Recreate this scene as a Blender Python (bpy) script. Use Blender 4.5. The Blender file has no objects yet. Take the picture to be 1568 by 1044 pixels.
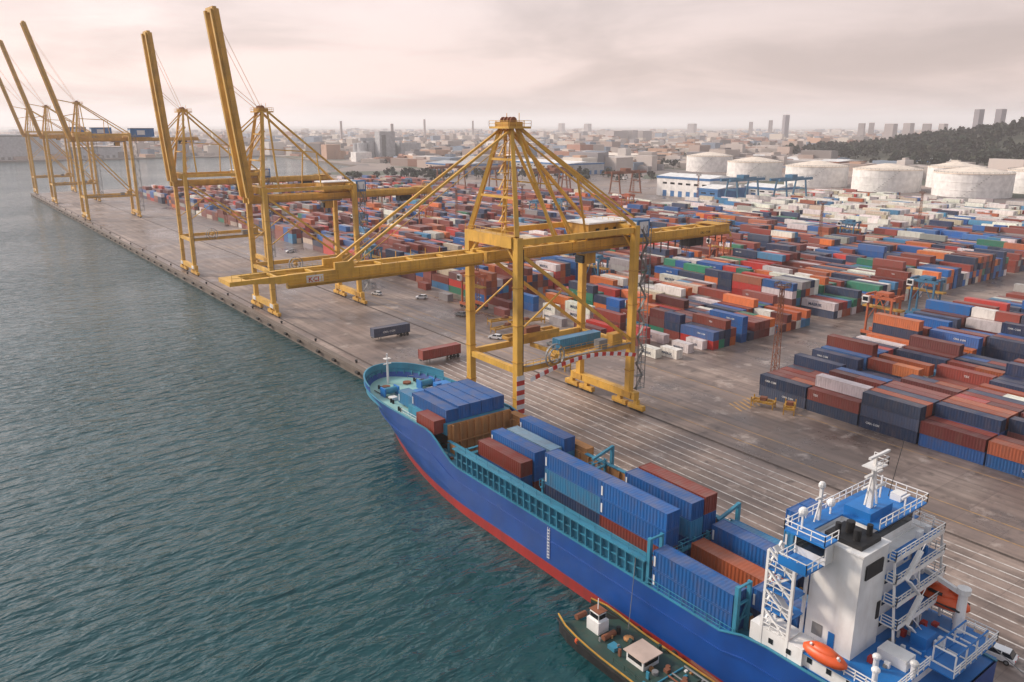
import bpy, math, random
import numpy as np
from mathutils import Vector, Matrix
random.seed(11); rng=np.random.default_rng(7)
scene=bpy.context.scene
COL=scene.collection
HAZE=True

# ---------------------------------------------------------------- materials
def newmat(name):
    m=bpy.data.materials.new(name); m.use_nodes=True
    nt=m.node_tree; b=nt.nodes['Principled BSDF']
    return m,nt,b
def N(nt,t,**k):
    n=nt.nodes.new(t)
    for a,v in k.items(): setattr(n,a,v)
    return n
def paint(name,col,rough=0.5,dirt=0.35,scale=0.8,dirtcol=(0.10,0.065,0.045),metal=0.0,streak=True):
    m,nt,b=newmat(name); L=nt.links
    geo=N(nt,'ShaderNodeNewGeometry')
    mp=N(nt,'ShaderNodeMapping'); mp.inputs['Scale'].default_value=(1,1,0.25 if streak else 1)
    L.new(geo.outputs['Position'],mp.inputs['Vector'])
    n1=N(nt,'ShaderNodeTexNoise'); n1.inputs['Scale'].default_value=scale; n1.inputs['Detail'].default_value=6; n1.inputs['Roughness'].default_value=0.65
    L.new(mp.outputs[0],n1.inputs['Vector'])
    r=N(nt,'ShaderNodeMapRange'); r.inputs[1].default_value=0.48; r.inputs[2].default_value=0.78; r.inputs[3].default_value=0; r.inputs[4].default_value=dirt
    L.new(n1.outputs['Fac'],r.inputs[0])
    n2=N(nt,'ShaderNodeTexNoise'); n2.inputs['Scale'].default_value=0.25; n2.inputs['Detail'].default_value=3
    L.new(geo.outputs['Position'],n2.inputs['Vector'])
    r2=N(nt,'ShaderNodeMapRange'); r2.inputs[1].default_value=0.3; r2.inputs[2].default_value=0.7; r2.inputs[3].default_value=0.82; r2.inputs[4].default_value=1.12
    L.new(n2.outputs['Fac'],r2.inputs[0])
    mul=N(nt,'ShaderNodeVectorMath',operation='SCALE'); mul.inputs[0].default_value=col[:3]
    L.new(r2.outputs[0],mul.inputs['Scale'])
    mx=N(nt,'ShaderNodeMix',data_type='RGBA'); L.new(r.outputs[0],mx.inputs[0]); L.new(mul.outputs[0],mx.inputs[6]); mx.inputs[7].default_value=(*dirtcol,1)
    L.new(mx.outputs[2],b.inputs['Base Color'])
    b.inputs['Roughness'].default_value=rough; b.inputs['Metallic'].default_value=metal
    return m
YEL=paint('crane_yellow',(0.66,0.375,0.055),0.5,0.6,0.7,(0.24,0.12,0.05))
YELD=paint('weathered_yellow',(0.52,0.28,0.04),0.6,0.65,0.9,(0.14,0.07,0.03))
BLUEH=paint('hull_blue',(0.004,0.06,0.28),0.4,0.25,0.4,(0.02,0.06,0.15))
REDH=paint('boot_red',(0.34,0.022,0.018),0.55,0.6,0.5,(0.10,0.03,0.03))
TEAL=paint('deck_teal',(0.04,0.24,0.36),0.5,0.5,0.9,(0.06,0.10,0.13))
TEALL=paint('forecastle_deck',(0.26,0.50,0.48),0.55,0.6,0.5,(0.32,0.33,0.29),streak=False)
TAN=paint('hold_tan',(0.46,0.21,0.07),0.7,0.6,0.8,(0.10,0.055,0.03))
WHITE=paint('ship_white',(0.80,0.79,0.77),0.4,0.25,0.8,(0.38,0.28,0.20))
DECKB=paint('deck_blue',(0.01,0.17,0.50),0.45,0.3,0.8,(0.03,0.1,0.25),streak=False)
BLACK=paint('soot_black',(0.012,0.012,0.013),0.6,0.1)
GLASS=paint('dark_glass',(0.01,0.014,0.018),0.1,0.0)
ORANGE=paint('lifeboat_orange',(0.70,0.10,0.02),0.4,0.2)
GREY=paint('steel_grey',(0.20,0.20,0.20),0.55,0.3)
RUST=paint('rust',(0.22,0.075,0.035),0.8,0.5)
RUBBER=paint('rubber',(0.015,0.015,0.015),0.85,0.3)
DGREEN=paint('barge_green',(0.022,0.06,0.048),0.6,0.6,0.9,(0.09,0.055,0.035))
REDP=paint('red_paint',(0.50,0.03,0.02),0.5,0.2)
NAVYM=paint('hold_navy',(0.008,0.016,0.04),0.6,0.4)
CONC=paint('quay_concrete',(0.17,0.135,0.11),0.85,0.6,0.5,(0.05,0.04,0.03),streak=False)
BRICKT=paint('pale_roof',(0.55,0.42,0.35),0.7,0.2)
TANKW=paint('tank_white',(0.80,0.77,0.74),0.5,0.08,0.1,(0.5,0.43,0.38))
TANKR=paint('tank_roof',(0.80,0.68,0.56),0.5,0.12,0.1,(0.60,0.42,0.28))
SILO=paint('silo_concrete',(0.42,0.42,0.43),0.8,0.3,0.1,(0.28,0.26,0.26))
WBLUE=paint('warehouse_blue',(0.03,0.15,0.36),0.5,0.2)

def attrmat(name,rough,dirt=0.3,sc=0.9,dcol=(0.16,0.11,0.09,1),roof=0.0):
    m,nt,b=newmat(name); L=nt.links
    at=N(nt,'ShaderNodeAttribute',attribute_name='col')
    geo=N(nt,'ShaderNodeNewGeometry')
    mp=N(nt,'ShaderNodeMapping'); mp.inputs['Scale'].default_value=(1,1,0.3)
    L.new(geo.outputs['Position'],mp.inputs['Vector'])
    n1=N(nt,'ShaderNodeTexNoise'); n1.inputs['Scale'].default_value=sc; n1.inputs['Detail'].default_value=6; n1.inputs['Roughness'].default_value=0.7
    L.new(mp.outputs[0],n1.inputs['Vector'])
    r=N(nt,'ShaderNodeMapRange'); r.inputs[1].default_value=0.45; r.inputs[2].default_value=0.8; r.inputs[3].default_value=0; r.inputs[4].default_value=dirt
    L.new(n1.outputs['Fac'],r.inputs[0])
    mx=N(nt,'ShaderNodeMix',data_type='RGBA'); L.new(r.outputs[0],mx.inputs[0]); L.new(at.outputs['Color'],mx.inputs[6]); mx.inputs[7].default_value=dcol
    last=mx.outputs[2]
    if roof>0:  # upward faces: patchy dirt and fading, plus sky light painted into the colour
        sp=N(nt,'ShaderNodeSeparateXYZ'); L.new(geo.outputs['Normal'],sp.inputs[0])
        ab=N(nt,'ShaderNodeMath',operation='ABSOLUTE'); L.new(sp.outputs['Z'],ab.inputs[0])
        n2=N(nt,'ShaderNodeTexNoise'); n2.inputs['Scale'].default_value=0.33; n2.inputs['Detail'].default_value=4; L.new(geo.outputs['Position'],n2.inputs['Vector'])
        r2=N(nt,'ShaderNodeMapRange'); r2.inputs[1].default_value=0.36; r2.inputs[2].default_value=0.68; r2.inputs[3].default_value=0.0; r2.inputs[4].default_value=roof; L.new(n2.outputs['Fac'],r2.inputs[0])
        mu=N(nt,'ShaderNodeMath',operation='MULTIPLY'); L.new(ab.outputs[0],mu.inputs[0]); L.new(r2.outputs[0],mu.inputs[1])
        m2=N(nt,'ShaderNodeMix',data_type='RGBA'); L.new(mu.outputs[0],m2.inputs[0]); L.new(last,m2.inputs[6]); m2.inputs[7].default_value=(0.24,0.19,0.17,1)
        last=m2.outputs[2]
    L.new(last,b.inputs['Base Color']); b.inputs['Roughness'].default_value=rough
    return m
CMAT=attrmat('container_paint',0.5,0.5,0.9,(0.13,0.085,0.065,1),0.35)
CITYM=attrmat('city_render',0.85,0.3,0.05,(.3,.26,.24,1))
def leafmat():
    m,nt,b=newmat('foliage'); L=nt.links
    at=N(nt,'ShaderNodeAttribute',attribute_name='col'); L.new(at.outputs['Color'],b.inputs['Base Color']); b.inputs['Roughness'].default_value=0.9
    return m
LEAF=leafmat()

def groundmat():
    m,nt,b=newmat('apron_concrete'); L=nt.links
    geo=N(nt,'ShaderNodeNewGeometry')
    n1=N(nt,'ShaderNodeTexNoise'); n1.inputs['Scale'].default_value=0.03; n1.inputs['Detail'].default_value=9; n1.inputs['Roughness'].default_value=0.68
    L.new(geo.outputs['Position'],n1.inputs['Vector'])
    cr=N(nt,'ShaderNodeValToRGB'); e=cr.color_ramp.elements
    e[0].position=0.36; e[0].color=(0.11,0.078,0.065,1); e[1].position=0.68; e[1].color=(0.40,0.31,0.26,1)
    e2=cr.color_ramp.elements.new(0.5); e2.color=(0.215,0.158,0.131,1)
    L.new(n1.outputs['Fac'],cr.inputs[0])
    br=N(nt,'ShaderNodeTexBrick'); br.inputs['Scale'].default_value=1.0
    br.inputs['Color1'].default_value=(0.84,0.84,0.84,1); br.inputs['Color2'].default_value=(1.14,1.14,1.14,1); br.inputs['Mortar'].default_value=(0.7,0.7,0.7,1)
    br.inputs['Brick Width'].default_value=11; br.inputs['Row Height'].default_value=7; br.inputs['Mortar Size'].default_value=0.06; br.offset=0.0
    L.new(geo.outputs['Position'],br.inputs['Vector'])
    mul=N(nt,'ShaderNodeMix',data_type='RGBA',blend_type='MULTIPLY'); mul.inputs[0].default_value=0.75
    L.new(cr.outputs[0],mul.inputs[6]); L.new(br.outputs['Color'],mul.inputs[7])
    mp=N(nt,'ShaderNodeMapping'); mp.inputs['Scale'].default_value=(0.55,0.02,1)
    L.new(geo.outputs['Position'],mp.inputs['Vector'])
    n2=N(nt,'ShaderNodeTexNoise'); n2.inputs['Scale'].default_value=1; n2.inputs['Detail'].default_value=5
    L.new(mp.outputs[0],n2.inputs['Vector'])
    r2=N(nt,'ShaderNodeMapRange'); r2.inputs[1].default_value=0.35; r2.inputs[2].default_value=0.65; r2.inputs[3].default_value=0.68; r2.inputs[4].default_value=1.16
    L.new(n2.outputs['Fac'],r2.inputs[0])
    n3=N(nt,'ShaderNodeTexNoise'); n3.inputs['Scale'].default_value=0.16; n3.inputs['Detail'].default_value=7; n3.inputs['Roughness'].default_value=0.68
    L.new(geo.outputs['Position'],n3.inputs['Vector'])
    r3=N(nt,'ShaderNodeMapRange'); r3.inputs[1].default_value=0.57; r3.inputs[2].default_value=0.68; r3.inputs[3].default_value=0; r3.inputs[4].default_value=0.7
    L.new(n3.outputs['Fac'],r3.inputs[0])
    sc=N(nt,'ShaderNodeVectorMath',operation='SCALE'); L.new(mul.outputs[2],sc.inputs[0]); L.new(r2.outputs[0],sc.inputs['Scale'])
    mx=N(nt,'ShaderNodeMix',data_type='RGBA'); L.new(r3.outputs[0],mx.inputs[0]); L.new(sc.outputs[0],mx.inputs[6]); mx.inputs[7].default_value=(0.46,0.38,0.33,1)
    n4=N(nt,'ShaderNodeTexNoise'); n4.inputs['Scale'].default_value=0.3; n4.inputs['Detail'].default_value=5; mp4=N(nt,'ShaderNodeMapping'); mp4.inputs['Location'].default_value=(37,11,0); L.new(geo.outputs['Position'],mp4.inputs['Vector']); L.new(mp4.outputs[0],n4.inputs['Vector'])
    r5=N(nt,'ShaderNodeMapRange'); r5.inputs[1].default_value=0.60; r5.inputs[2].default_value=0.72; r5.inputs[3].default_value=0; r5.inputs[4].default_value=0.65
    L.new(n4.outputs['Fac'],r5.inputs[0])
    mx2=N(nt,'ShaderNodeMix',data_type='RGBA'); L.new(r5.outputs[0],mx2.inputs[0]); L.new(mx.outputs[2],mx2.inputs[6]); mx2.inputs[7].default_value=(0.065,0.05,0.043,1)
    L.new(mx2.outputs[2],b.inputs['Base Color'])
    r4=N(nt,'ShaderNodeMapRange'); r4.inputs[1].default_value=0.38; r4.inputs[2].default_value=0.6; r4.inputs[3].default_value=0.22; r4.inputs[4].default_value=0.7
    L.new(n1.outputs['Fac'],r4.inputs[0]); L.new(r4.outputs[0],b.inputs['Roughness'])
    return m
APRON=groundmat()
def linemat(name,col,wear=0.5):
    m,nt,b=newmat(name); L=nt.links
    geo=N(nt,'ShaderNodeNewGeometry'); n=N(nt,'ShaderNodeTexNoise'); n.inputs['Scale'].default_value=0.6; n.inputs['Detail'].default_value=6; n.inputs['Roughness'].default_value=0.7
    L.new(geo.outputs['Position'],n.inputs['Vector'])
    r=N(nt,'ShaderNodeMapRange'); r.inputs[1].default_value=0.45; r.inputs[2].default_value=0.64; r.inputs[3].default_value=0; r.inputs[4].default_value=wear
    L.new(n.outputs['Fac'],r.inputs[0])
    mx=N(nt,'ShaderNodeMix',data_type='RGBA'); L.new(r.outputs[0],mx.inputs[0]); mx.inputs[6].default_value=(*col,1); mx.inputs[7].default_value=(0.22,0.17,0.145,1)
    L.new(mx.outputs[2],b.inputs['Base Color']); b.inputs['Roughness'].default_value=0.7
    return m
LINEW=linemat('white_line_paint',(0.62,0.58,0.54),0.85); LINEY=linemat('yellow_line_paint',(0.5,0.28,0.08),0.8)
RAILM=linemat('crane_rail_steel',(0.08,0.06,0.05),0.3)
def landmat():
    m,nt,b=newmat('city_ground'); L=nt.links
    geo=N(nt,'ShaderNodeNewGeometry')
    v=N(nt,'ShaderNodeTexVoronoi'); v.inputs['Scale'].default_value=0.012
    L.new(geo.outputs['Position'],v.inputs['Vector'])
    cr=N(nt,'ShaderNodeValToRGB'); cr.color_ramp.interpolation='CONSTANT'
    cols=[(0.0,(0.24,0.19,0.17)),(0.3,(0.09,0.10,0.065)),(0.45,(0.28,0.22,0.19)),(0.7,(0.17,0.14,0.13)),(0.85,(0.08,0.09,0.06))]
    e=cr.color_ramp.elements; e[0].color=(*cols[0][1],1); e[1].position=0.3; e[1].color=(*cols[1][1],1)
    for p,c in cols[2:]:
        q=e.new(p); q.color=(*c,1)
    sp=N(nt,'ShaderNodeSeparateColor'); L.new(v.outputs['Color'],sp.inputs[0]); L.new(sp.outputs[0],cr.inputs[0])
    L.new(cr.outputs[0],b.inputs['Base Color']); b.inputs['Roughness'].default_value=0.9
    return m
LAND=landmat()
def watermat():
    m,nt,b=newmat('harbour_water'); L=nt.links
    geo=N(nt,'ShaderNodeNewGeometry')
    def noise(scale,det,rotz,sx,sy,rough=0.55,dist=0.0):
        mp=N(nt,'ShaderNodeMapping'); mp.inputs['Rotation'].default_value=(0,0,math.radians(rotz)); mp.inputs['Scale'].default_value=(sx,sy,1)
        L.new(geo.outputs['Position'],mp.inputs['Vector'])
        n=N(nt,'ShaderNodeTexNoise'); n.inputs['Scale'].default_value=scale; n.inputs['Detail'].default_value=det; n.inputs['Roughness'].default_value=rough; n.inputs['Distortion'].default_value=dist
        L.new(mp.outputs[0],n.inputs['Vector']); return n
    a=noise(0.46,3,-26,0.42,1.0,0.5,0.3)
    c=noise(0.15,2,-12,0.5,1.0)
    d=noise(0.9,2,40,0.6,1.0)
    patch=noise(0.014,4,60,0.5,1.0)
    pr=N(nt,'ShaderNodeMapRange'); pr.inputs[1].default_value=0.35; pr.inputs[2].default_value=0.65; pr.inputs[3].default_value=0.4; pr.inputs[4].default_value=1.3
    L.new(patch.outputs['Fac'],pr.inputs[0])
    pw=N(nt,'ShaderNodeMath',operation='POWER'); L.new(a.outputs['Fac'],pw.inputs[0]); pw.inputs[1].default_value=1.6
    m1=N(nt,'ShaderNodeMath',operation='MULTIPLY'); L.new(pw.outputs[0],m1.inputs[0]); L.new(pr.outputs[0],m1.inputs[1])
    m2=N(nt,'ShaderNodeMath',operation='MULTIPLY_ADD'); L.new(c.outputs['Fac'],m2.inputs[0]); m2.inputs[1].default_value=0.8; L.new(m1.outputs[0],m2.inputs[2])
    m3=N(nt,'ShaderNodeMath',operation='MULTIPLY_ADD'); L.new(d.outputs['Fac'],m3.inputs[0]); m3.inputs[1].default_value=0.18; L.new(m2.outputs[0],m3.inputs[2])
    bp=N(nt,'ShaderNodeBump'); bp.inputs['Strength'].default_value=1.0; bp.inputs['Distance'].default_value=1.0
    L.new(m3.outputs[0],bp.inputs['Height']); L.new(bp.outputs[0],b.inputs['Normal'])
    b.inputs['Base Color'].default_value=(0.002,0.050,0.058,1); b.inputs['Roughness'].default_value=0.08; b.inputs['IOR'].default_value=1.42
    return m
WATER=watermat()

# ---------------------------------------------------------------- mesh builder
def link(o,parent=None):
    COL.objects.link(o)
    if parent: o.parent=parent
    return o
def empty(name,loc=(0,0,0)):
    e=bpy.data.objects.new(name,None); e.location=loc; e.empty_display_size=0.5; COL.objects.link(e); return e
BF=[(0,3,2,1),(4,5,6,7),(0,1,5,4),(1,2,6,5),(2,3,7,6),(3,0,4,7)]
class MB:
    def __init__(s): s.v=[];s.f=[];s.m=[];s.mats=[];s.M=None
    def add(s,vs,fs,mat):
        if mat not in s.mats: s.mats.append(mat)
        k=s.mats.index(mat); b=len(s.v)
        if s.M is not None: vs=[tuple(s.M@Vector(p)) for p in vs]
        s.v+=[tuple(p) for p in vs]; s.f+=[tuple(b+i for i in f) for f in fs]; s.m+=[k]*len(fs)
    def box(s,x0,x1,y0,y1,z0,z1,mat):
        s.add([(x0,y0,z0),(x1,y0,z0),(x1,y1,z0),(x0,y1,z0),(x0,y0,z1),(x1,y0,z1),(x1,y1,z1),(x0,y1,z1)],BF,mat)
    def beam(s,p0,p1,w,h,mat,w2=None,h2=None):
        p0=Vector(p0);p1=Vector(p1);d=(p1-p0)
        if d.length<1e-6: return
        d.normalize()
        up=Vector((0,0,1)) if abs(d.z)<0.97 else Vector((1,0,0))
        side=d.cross(up).normalized(); u=side.cross(d).normalized()
        w2=w if w2 is None else w2; h2=h if h2 is None else h2
        vs=[]
        for p,ww,hh in((p0,w,h),(p1,w2,h2)):
            for a,b in((-1,-1),(1,-1),(1,1),(-1,1)):
                vs.append(p+side*(a*ww/2)+u*(b*hh/2))
        s.add(vs,BF,mat)
    def cyl(s,p0,p1,r,mat,n=10,r2=None):
        p0=Vector(p0);p1=Vector(p1);d=(p1-p0).normalized()
        up=Vector((0,0,1)) if abs(d.z)<0.9 else Vector((1,0,0))
        a=d.cross(up).normalized();b=a.cross(d)
        r2=r if r2 is None else r2
        vs=[p0+(a*math.cos(t)+b*math.sin(t))*r for t in [2*math.pi*i/n for i in range(n)]]
        vs+=[p1+(a*math.cos(t)+b*math.sin(t))*r2 for t in [2*math.pi*i/n for i in range(n)]]
        fs=[(i,(i+1)%n,n+(i+1)%n,n+i) for i in range(n)]+[tuple(range(n))[::-1],tuple(range(n,2*n))]
        s.add(vs,fs,mat)
    def ell(s,c,rx,ry,rz,mat,n=12,k=7,pw=1.0):
        vs=[];fs=[]
        for i in range(k+1):
            ph=-math.pi/2+math.pi*i/k
            for j in range(n):
                t=2*math.pi*j/n; cx=math.cos(ph)
                vs.append((c[0]+rx*cx*math.cos(t),c[1]+ry*cx*math.sin(t),c[2]+rz*math.sin(ph)))
        for i in range(k):
            for j in range(n): fs.append((i*n+j,i*n+(j+1)%n,(i+1)*n+(j+1)%n,(i+1)*n+j))
        s.add(vs,fs,mat)
    def prism(s,prof,x0,x1,mat):
        n=len(prof)
        vs=[(x0,a,b) for a,b in prof]+[(x1,a,b) for a,b in prof]
        fs=[(i,(i+1)%n,n+(i+1)%n,n+i) for i in range(n)]+[tuple(range(n))[::-1],tuple(range(n,2*n))]
        s.add(vs,fs,mat)
    def rail(s,pts,h,mat,step=1.8,t=0.07,nr=2):
        for a,b in zip(pts[:-1],pts[1:]):
            a=Vector(a);b=Vector(b);Ld=(b-a).length;n=max(1,int(Ld/step))
            for i in range(n+1):
                p=a.lerp(b,i/n); s.beam(p,p+Vector((0,0,h)),t,t,mat)
            for k in range(nr):
                o=Vector((0,0,h*(k+1)/nr)); s.beam(a+o,b+o,t,t,mat)
    def build(s,name,parent=None,smooth=False):
        me=bpy.data.meshes.new(name); me.from_pydata(s.v,[],s.f)
        for m in s.mats: me.materials.append(m)
        me.polygons.foreach_set('material_index',s.m)
        me.polygons.foreach_set('use_smooth',[smooth]*len(s.f))
        me.update()
        return link(bpy.data.objects.new(name,me),parent)
def fast_mesh(name,V,F,C,mat,parent=None):
    V=np.asarray(V,dtype=np.float32);F=np.asarray(F,dtype=np.int32)
    me=bpy.data.meshes.new(name); k=F.shape[1]
    me.vertices.add(len(V)); me.vertices.foreach_set('co',V.ravel())
    me.loops.add(F.size); me.loops.foreach_set('vertex_index',F.ravel())
    me.polygons.add(len(F)); me.polygons.foreach_set('loop_start',np.arange(0,F.size,k,dtype=np.int32))
    try: me.polygons.foreach_set('loop_total',np.full(len(F),k,dtype=np.int32))
    except Exception: pass
    if C is not None:
        at=me.attributes.new('col','FLOAT_COLOR','POINT'); at.data.foreach_set('color',np.asarray(C,dtype=np.float32).ravel())
    me.materials.append(mat); me.update(calc_edges=True); me.validate()
    me.polygons.foreach_set('use_smooth',np.zeros(len(me.polygons),dtype=bool)); me.update()
    return link(bpy.data.objects.new(name,me),parent)

# ---------------------------------------------------------------- containers
W=2.44;H=2.59
def ctemplate(L,detail):
    m=MB(); D=None
    if not detail:
        m.box(0,W,0,L,0.02,H-0.02,D)
        return np.array(m.v,dtype=np.float32),np.array(m.f,dtype=np.int32)
    t=0.13
    for x in(0,W-t):
        for y in(0,L-t): m.box(x,x+t,y,y+t,0.02,H-0.01,D)
    for x in(0.01,W-t+0.02):
        m.box(x,x+t-0.03,t,L-t,0.03,0.19,D); m.box(x,x+t-0.03,t,L-t,H-0.12,H-0.03,D)
    for y in(0.01,L-t+0.02):
        m.box(t,W-t,y,y+t-0.03,0.03,0.19,D); m.box(t,W-t,y,y+t-0.03,H-0.14,H-0.03,D)
    n=int((L-2*t)/0.56); p=(L-2*t)/n; prof=[]
    for i in range(n):
        y=t+i*p; prof+= [(y,0.03),(y+p*0.3,0.03),(y+p*0.5,0.085),(y+p*0.8,0.085)]
    prof.append((L-t,0.03))
    def strip(fa,fb):
        vs=[];
        for y,d in prof: vs.append(fa(y,d)); vs.append(fb(y,d))
        m.add(vs,[(2*i,2*i+2,2*i+3,2*i+1) for i in range(len(prof)-1)],D)
    strip(lambda y,d:(d,y,0.19),lambda y,d:(d,y,H-0.12))
    strip(lambda y,d:(W-d,y,0.19),lambda y,d:(W-d,y,H-0.12))
    strip(lambda y,d:(0.10,y,H-0.045-d*0.35),lambda y,d:(W-0.10,y,H-0.045-d*0.35))
    for y in(0.07,L-0.07): m.add([(t,y,0.19),(W-t,y,0.19),(W-t,y,H-0.14),(t,y,H-0.14)],[(0,1,2,3)],D)
    for x in(0.45,0.85,1.55,1.95): m.box(x,x+0.05,0.0,0.05,0.1,H-0.1,D)
    return np.array(m.v,dtype=np.float32),np.array(m.f,dtype=np.int32)
T={(l,d):ctemplate(L_,d) for l,L_ in((40,12.19),(20,6.06)) for d in(True,False)}
C=dict(navy=(.010,.028,.080),blue=(.006,.10,.33),sky=(.03,.20,.38),pale=(.20,.34,.45),brown=(.22,.036,.022),maroon=(.12,.018,.016),orange=(.60,.14,.022),
       white=(.70,.66,.61),grey=(.32,.31,.30),green=(.02,.19,.11),red=(.46,.028,.02),cream=(.56,.46,.35),rust=(.36,.085,.03))
names=['brown','navy','blue','maroon','orange','white','grey','green','red','sky','cream','rust']
def vary(c,a=0.25):
    f=1+random.uniform(-a,a); fade=random.choice([0,0,.01,.02,.04]); g=random.uniform(.9,1.1)
    return (c[0]*f+fade,c[1]*f*g+fade,c[2]*f+fade)
class Stack:
    def __init__(s): s.V=[];s.F=[];s.C=[];s.n=0
    def put(s,x,y,z,col,l=40,detail=True,rot=False,exact=False):
        V,F=T[(l,detail)]
        if rot: P=np.stack([V[:,1],V[:,0],V[:,2]],1)
        else: P=V
        s.V.append(P+np.array([x,y,z],dtype=np.float32)); s.F.append(F+s.n); s.n+=len(V)
        c=C[col] if exact else vary(C[col])
        s.C.append(np.tile(np.array([*c,1],dtype=np.float32),(len(V),1)))
    def build(s,name,parent=None):
        if not s.V: return None
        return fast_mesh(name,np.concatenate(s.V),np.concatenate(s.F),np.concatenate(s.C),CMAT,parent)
def textverts(txt):
    cu=bpy.data.curves.new('t','FONT'); cu.body=txt; cu.size=1.0; cu.resolution_u=1; cu.offset=0.02
    o=bpy.data.objects.new('t',cu); COL.objects.link(o); bpy.context.view_layer.update()
    me=o.to_mesh(); v=[tuple(p.co) for p in me.vertices]; f=[tuple(p.vertices) for p in me.polygons]
    o.to_mesh_clear(); bpy.data.objects.remove(o); return v,f
TXT={k:textverts(k) for k in('MAERSK','CMA CGM','TEX','CAI','KCI')}
LETW=paint('letter_white',(0.7,0.7,0.7),0.5,0.1); LETB=paint('letter_dark',(0.03,0.06,0.12),0.5,0.1)
def letter(mb,txt,xface,ystart,z,size,mat):
    v,f=TXT[txt]; mb.add([(xface,ystart-p[0]*size,z+p[1]*size) for p in v],f,mat)
def letterY(mb,txt,yface,xstart,z,size,mat):
    v,f=TXT[txt]; mb.add([(xstart+p[0]*size,yface,z+p[1]*size) for p in v],f,mat)

WT=dict(default=[.31,.15,.10,.16,.07,.06,.05,.02,.06,.03,.03,.07],
        near=[.18,.15,.09,.09,.11,.17,.05,.05,.07,.05,.03,.06],
        front=[.33,.27,.16,.12,.05,.025,.0,.0,.04,.01,.0,.04],
        white=[.04,.03,.03,.02,.02,.66,.10,.0,.01,.03,.11,.02],
        bluey=[.20,.27,.18,.09,.06,.06,.04,.02,.03,.04,.03,.04])
def yard_block(x0,y0,nr,nb,kind,hbase,hmax,detail,fill=0.97):
    st=Stack(); lt=MB(); w=WT[kind]
    for j in range(nb):
        hb=hbase+random.uniform(-0.7,0.7)
        for i in range(nr):
            if random.random()>fill: continue
            h=int(round(min(hmax,max(1,hb+random.gauss(0,0.5)))))
            x=x0+i*2.56; y=y0+j*12.6
            two=random.random()<0.18
            runc=random.choices(names,w)[0]
            for k in range(h):
                c=runc if random.random()<0.45 else random.choices(names,w)[0]
                if two:
                    for q in(0,6.12): st.put(x+random.uniform(-.05,.05),y+q,k*2.6,c if q==0 else random.choices(names,w)[0],20,detail)
                else:
                    st.put(x+random.uniform(-.05,.05),y+random.uniform(-.08,.08),k*2.6,c,40,detail)
                    if detail and (i==0 or k==h-1) and random.random()<0.6:
                        tx={'white':'MAERSK','navy':'CMA CGM','blue':'CMA CGM','green':'CAI','brown':'TEX','grey':'MAERSK'}.get(c)
                        if tx=='MAERSK' and kind=='front': tx=None
                        if tx:
                            big=tx=='MAERSK'
                            letter(lt,tx,x-0.06,y+(9.6 if big else random.choice([10.8,6.0])),k*2.6+(0.75 if big else 1.2),1.35 if big else 0.65,LETB if c in('white','grey') else LETW)
    o=st.build('container_stack')
    if lt.v and o: lt.build('lettering',o)
yard_block(152.6,93.4-12.6*6,3,7,'front',2.2,3,True,.99)
yard_block(160.5,93.4-12.6*6,6,7,'front',2.9,4,True,.99)
yard_block(177.0,93.4-12.6*5,6,6,'front',3.2,4,True,.99)
for bx in(193.5,210,227,244,264,285): yard_block(bx,93.4-12.6*5,6,6,'front' if bx<255 else 'bluey',3.3,5,bx<212,.99)
xs=[]; x=158.0; kx=0
while x<470: xs.append(x); kx+=1; x+=16.2 if kx%4 else 23.5
ybl=[137,226,317,407,498,589,681]
for bi,yb in enumerate(ybl):
    nb=6 if bi==0 else 7
    if bi in(2,5): nb=6
    for xi,x in enumerate(xs):
        if bi>=3 and x>440: continue
        if bi>=5 and x>400: continue
        det=(bi==0 and x<290) or (bi==1 and x<200)
        if bi==0 and xi==0:
            st=Stack(); lt=MB()
            for (cx,cy,cc,l,hh) in[(155,141,'white',20,1),(159,137,'white',20,1),(166,139,'white',20,1),(160,150,'brown',40,1),(158,166,'maroon',40,1),(163,166,'red',40,1),(162,152,'red',20,2),(168,150,'white',40,1),(172,139,'white',20,1),(157,183,'grey',20,1),(160,190,'white',20,2),(168,182,'white',40,2),(163,205,'blue',40,2),(168,168,'brown',40,2),(171,196,'orange',40,2),(158,212,'brown',40,1),(150,204,'brown',20,1),(148,236,'grey',20,1),(152,258,'brown',20,1)]:
                for k in range(hh):
                    st.put(cx,cy,k*2.6,cc,l,True)
                    if cc=='white': letter(lt,'MAERSK',cx-0.04,cy+(5.4 if l==20 else 9.5),k*2.6+0.75,1.0 if l==20 else 1.4,LETB)
            o=st.build('container_stack'); lt.build('lettering',o); continue
        kind='near' if bi==0 and x<265 else ('bluey' if (x>300 and bi<2) else 'default')
        if x>410 and 1<=bi<=3: kind='white'
        hb=2.0 if (bi==0 and xi<4) else random.uniform(2.3,3.4)
        yard_block(x,yb,6,nb,kind,hb,4,det,0.98 if bi else 0.95)
for bx in range(492,640,18):
    for yb in(150,235,320): yard_block(bx,yb,6,6,'white',2.1,3,False,0.93)

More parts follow.
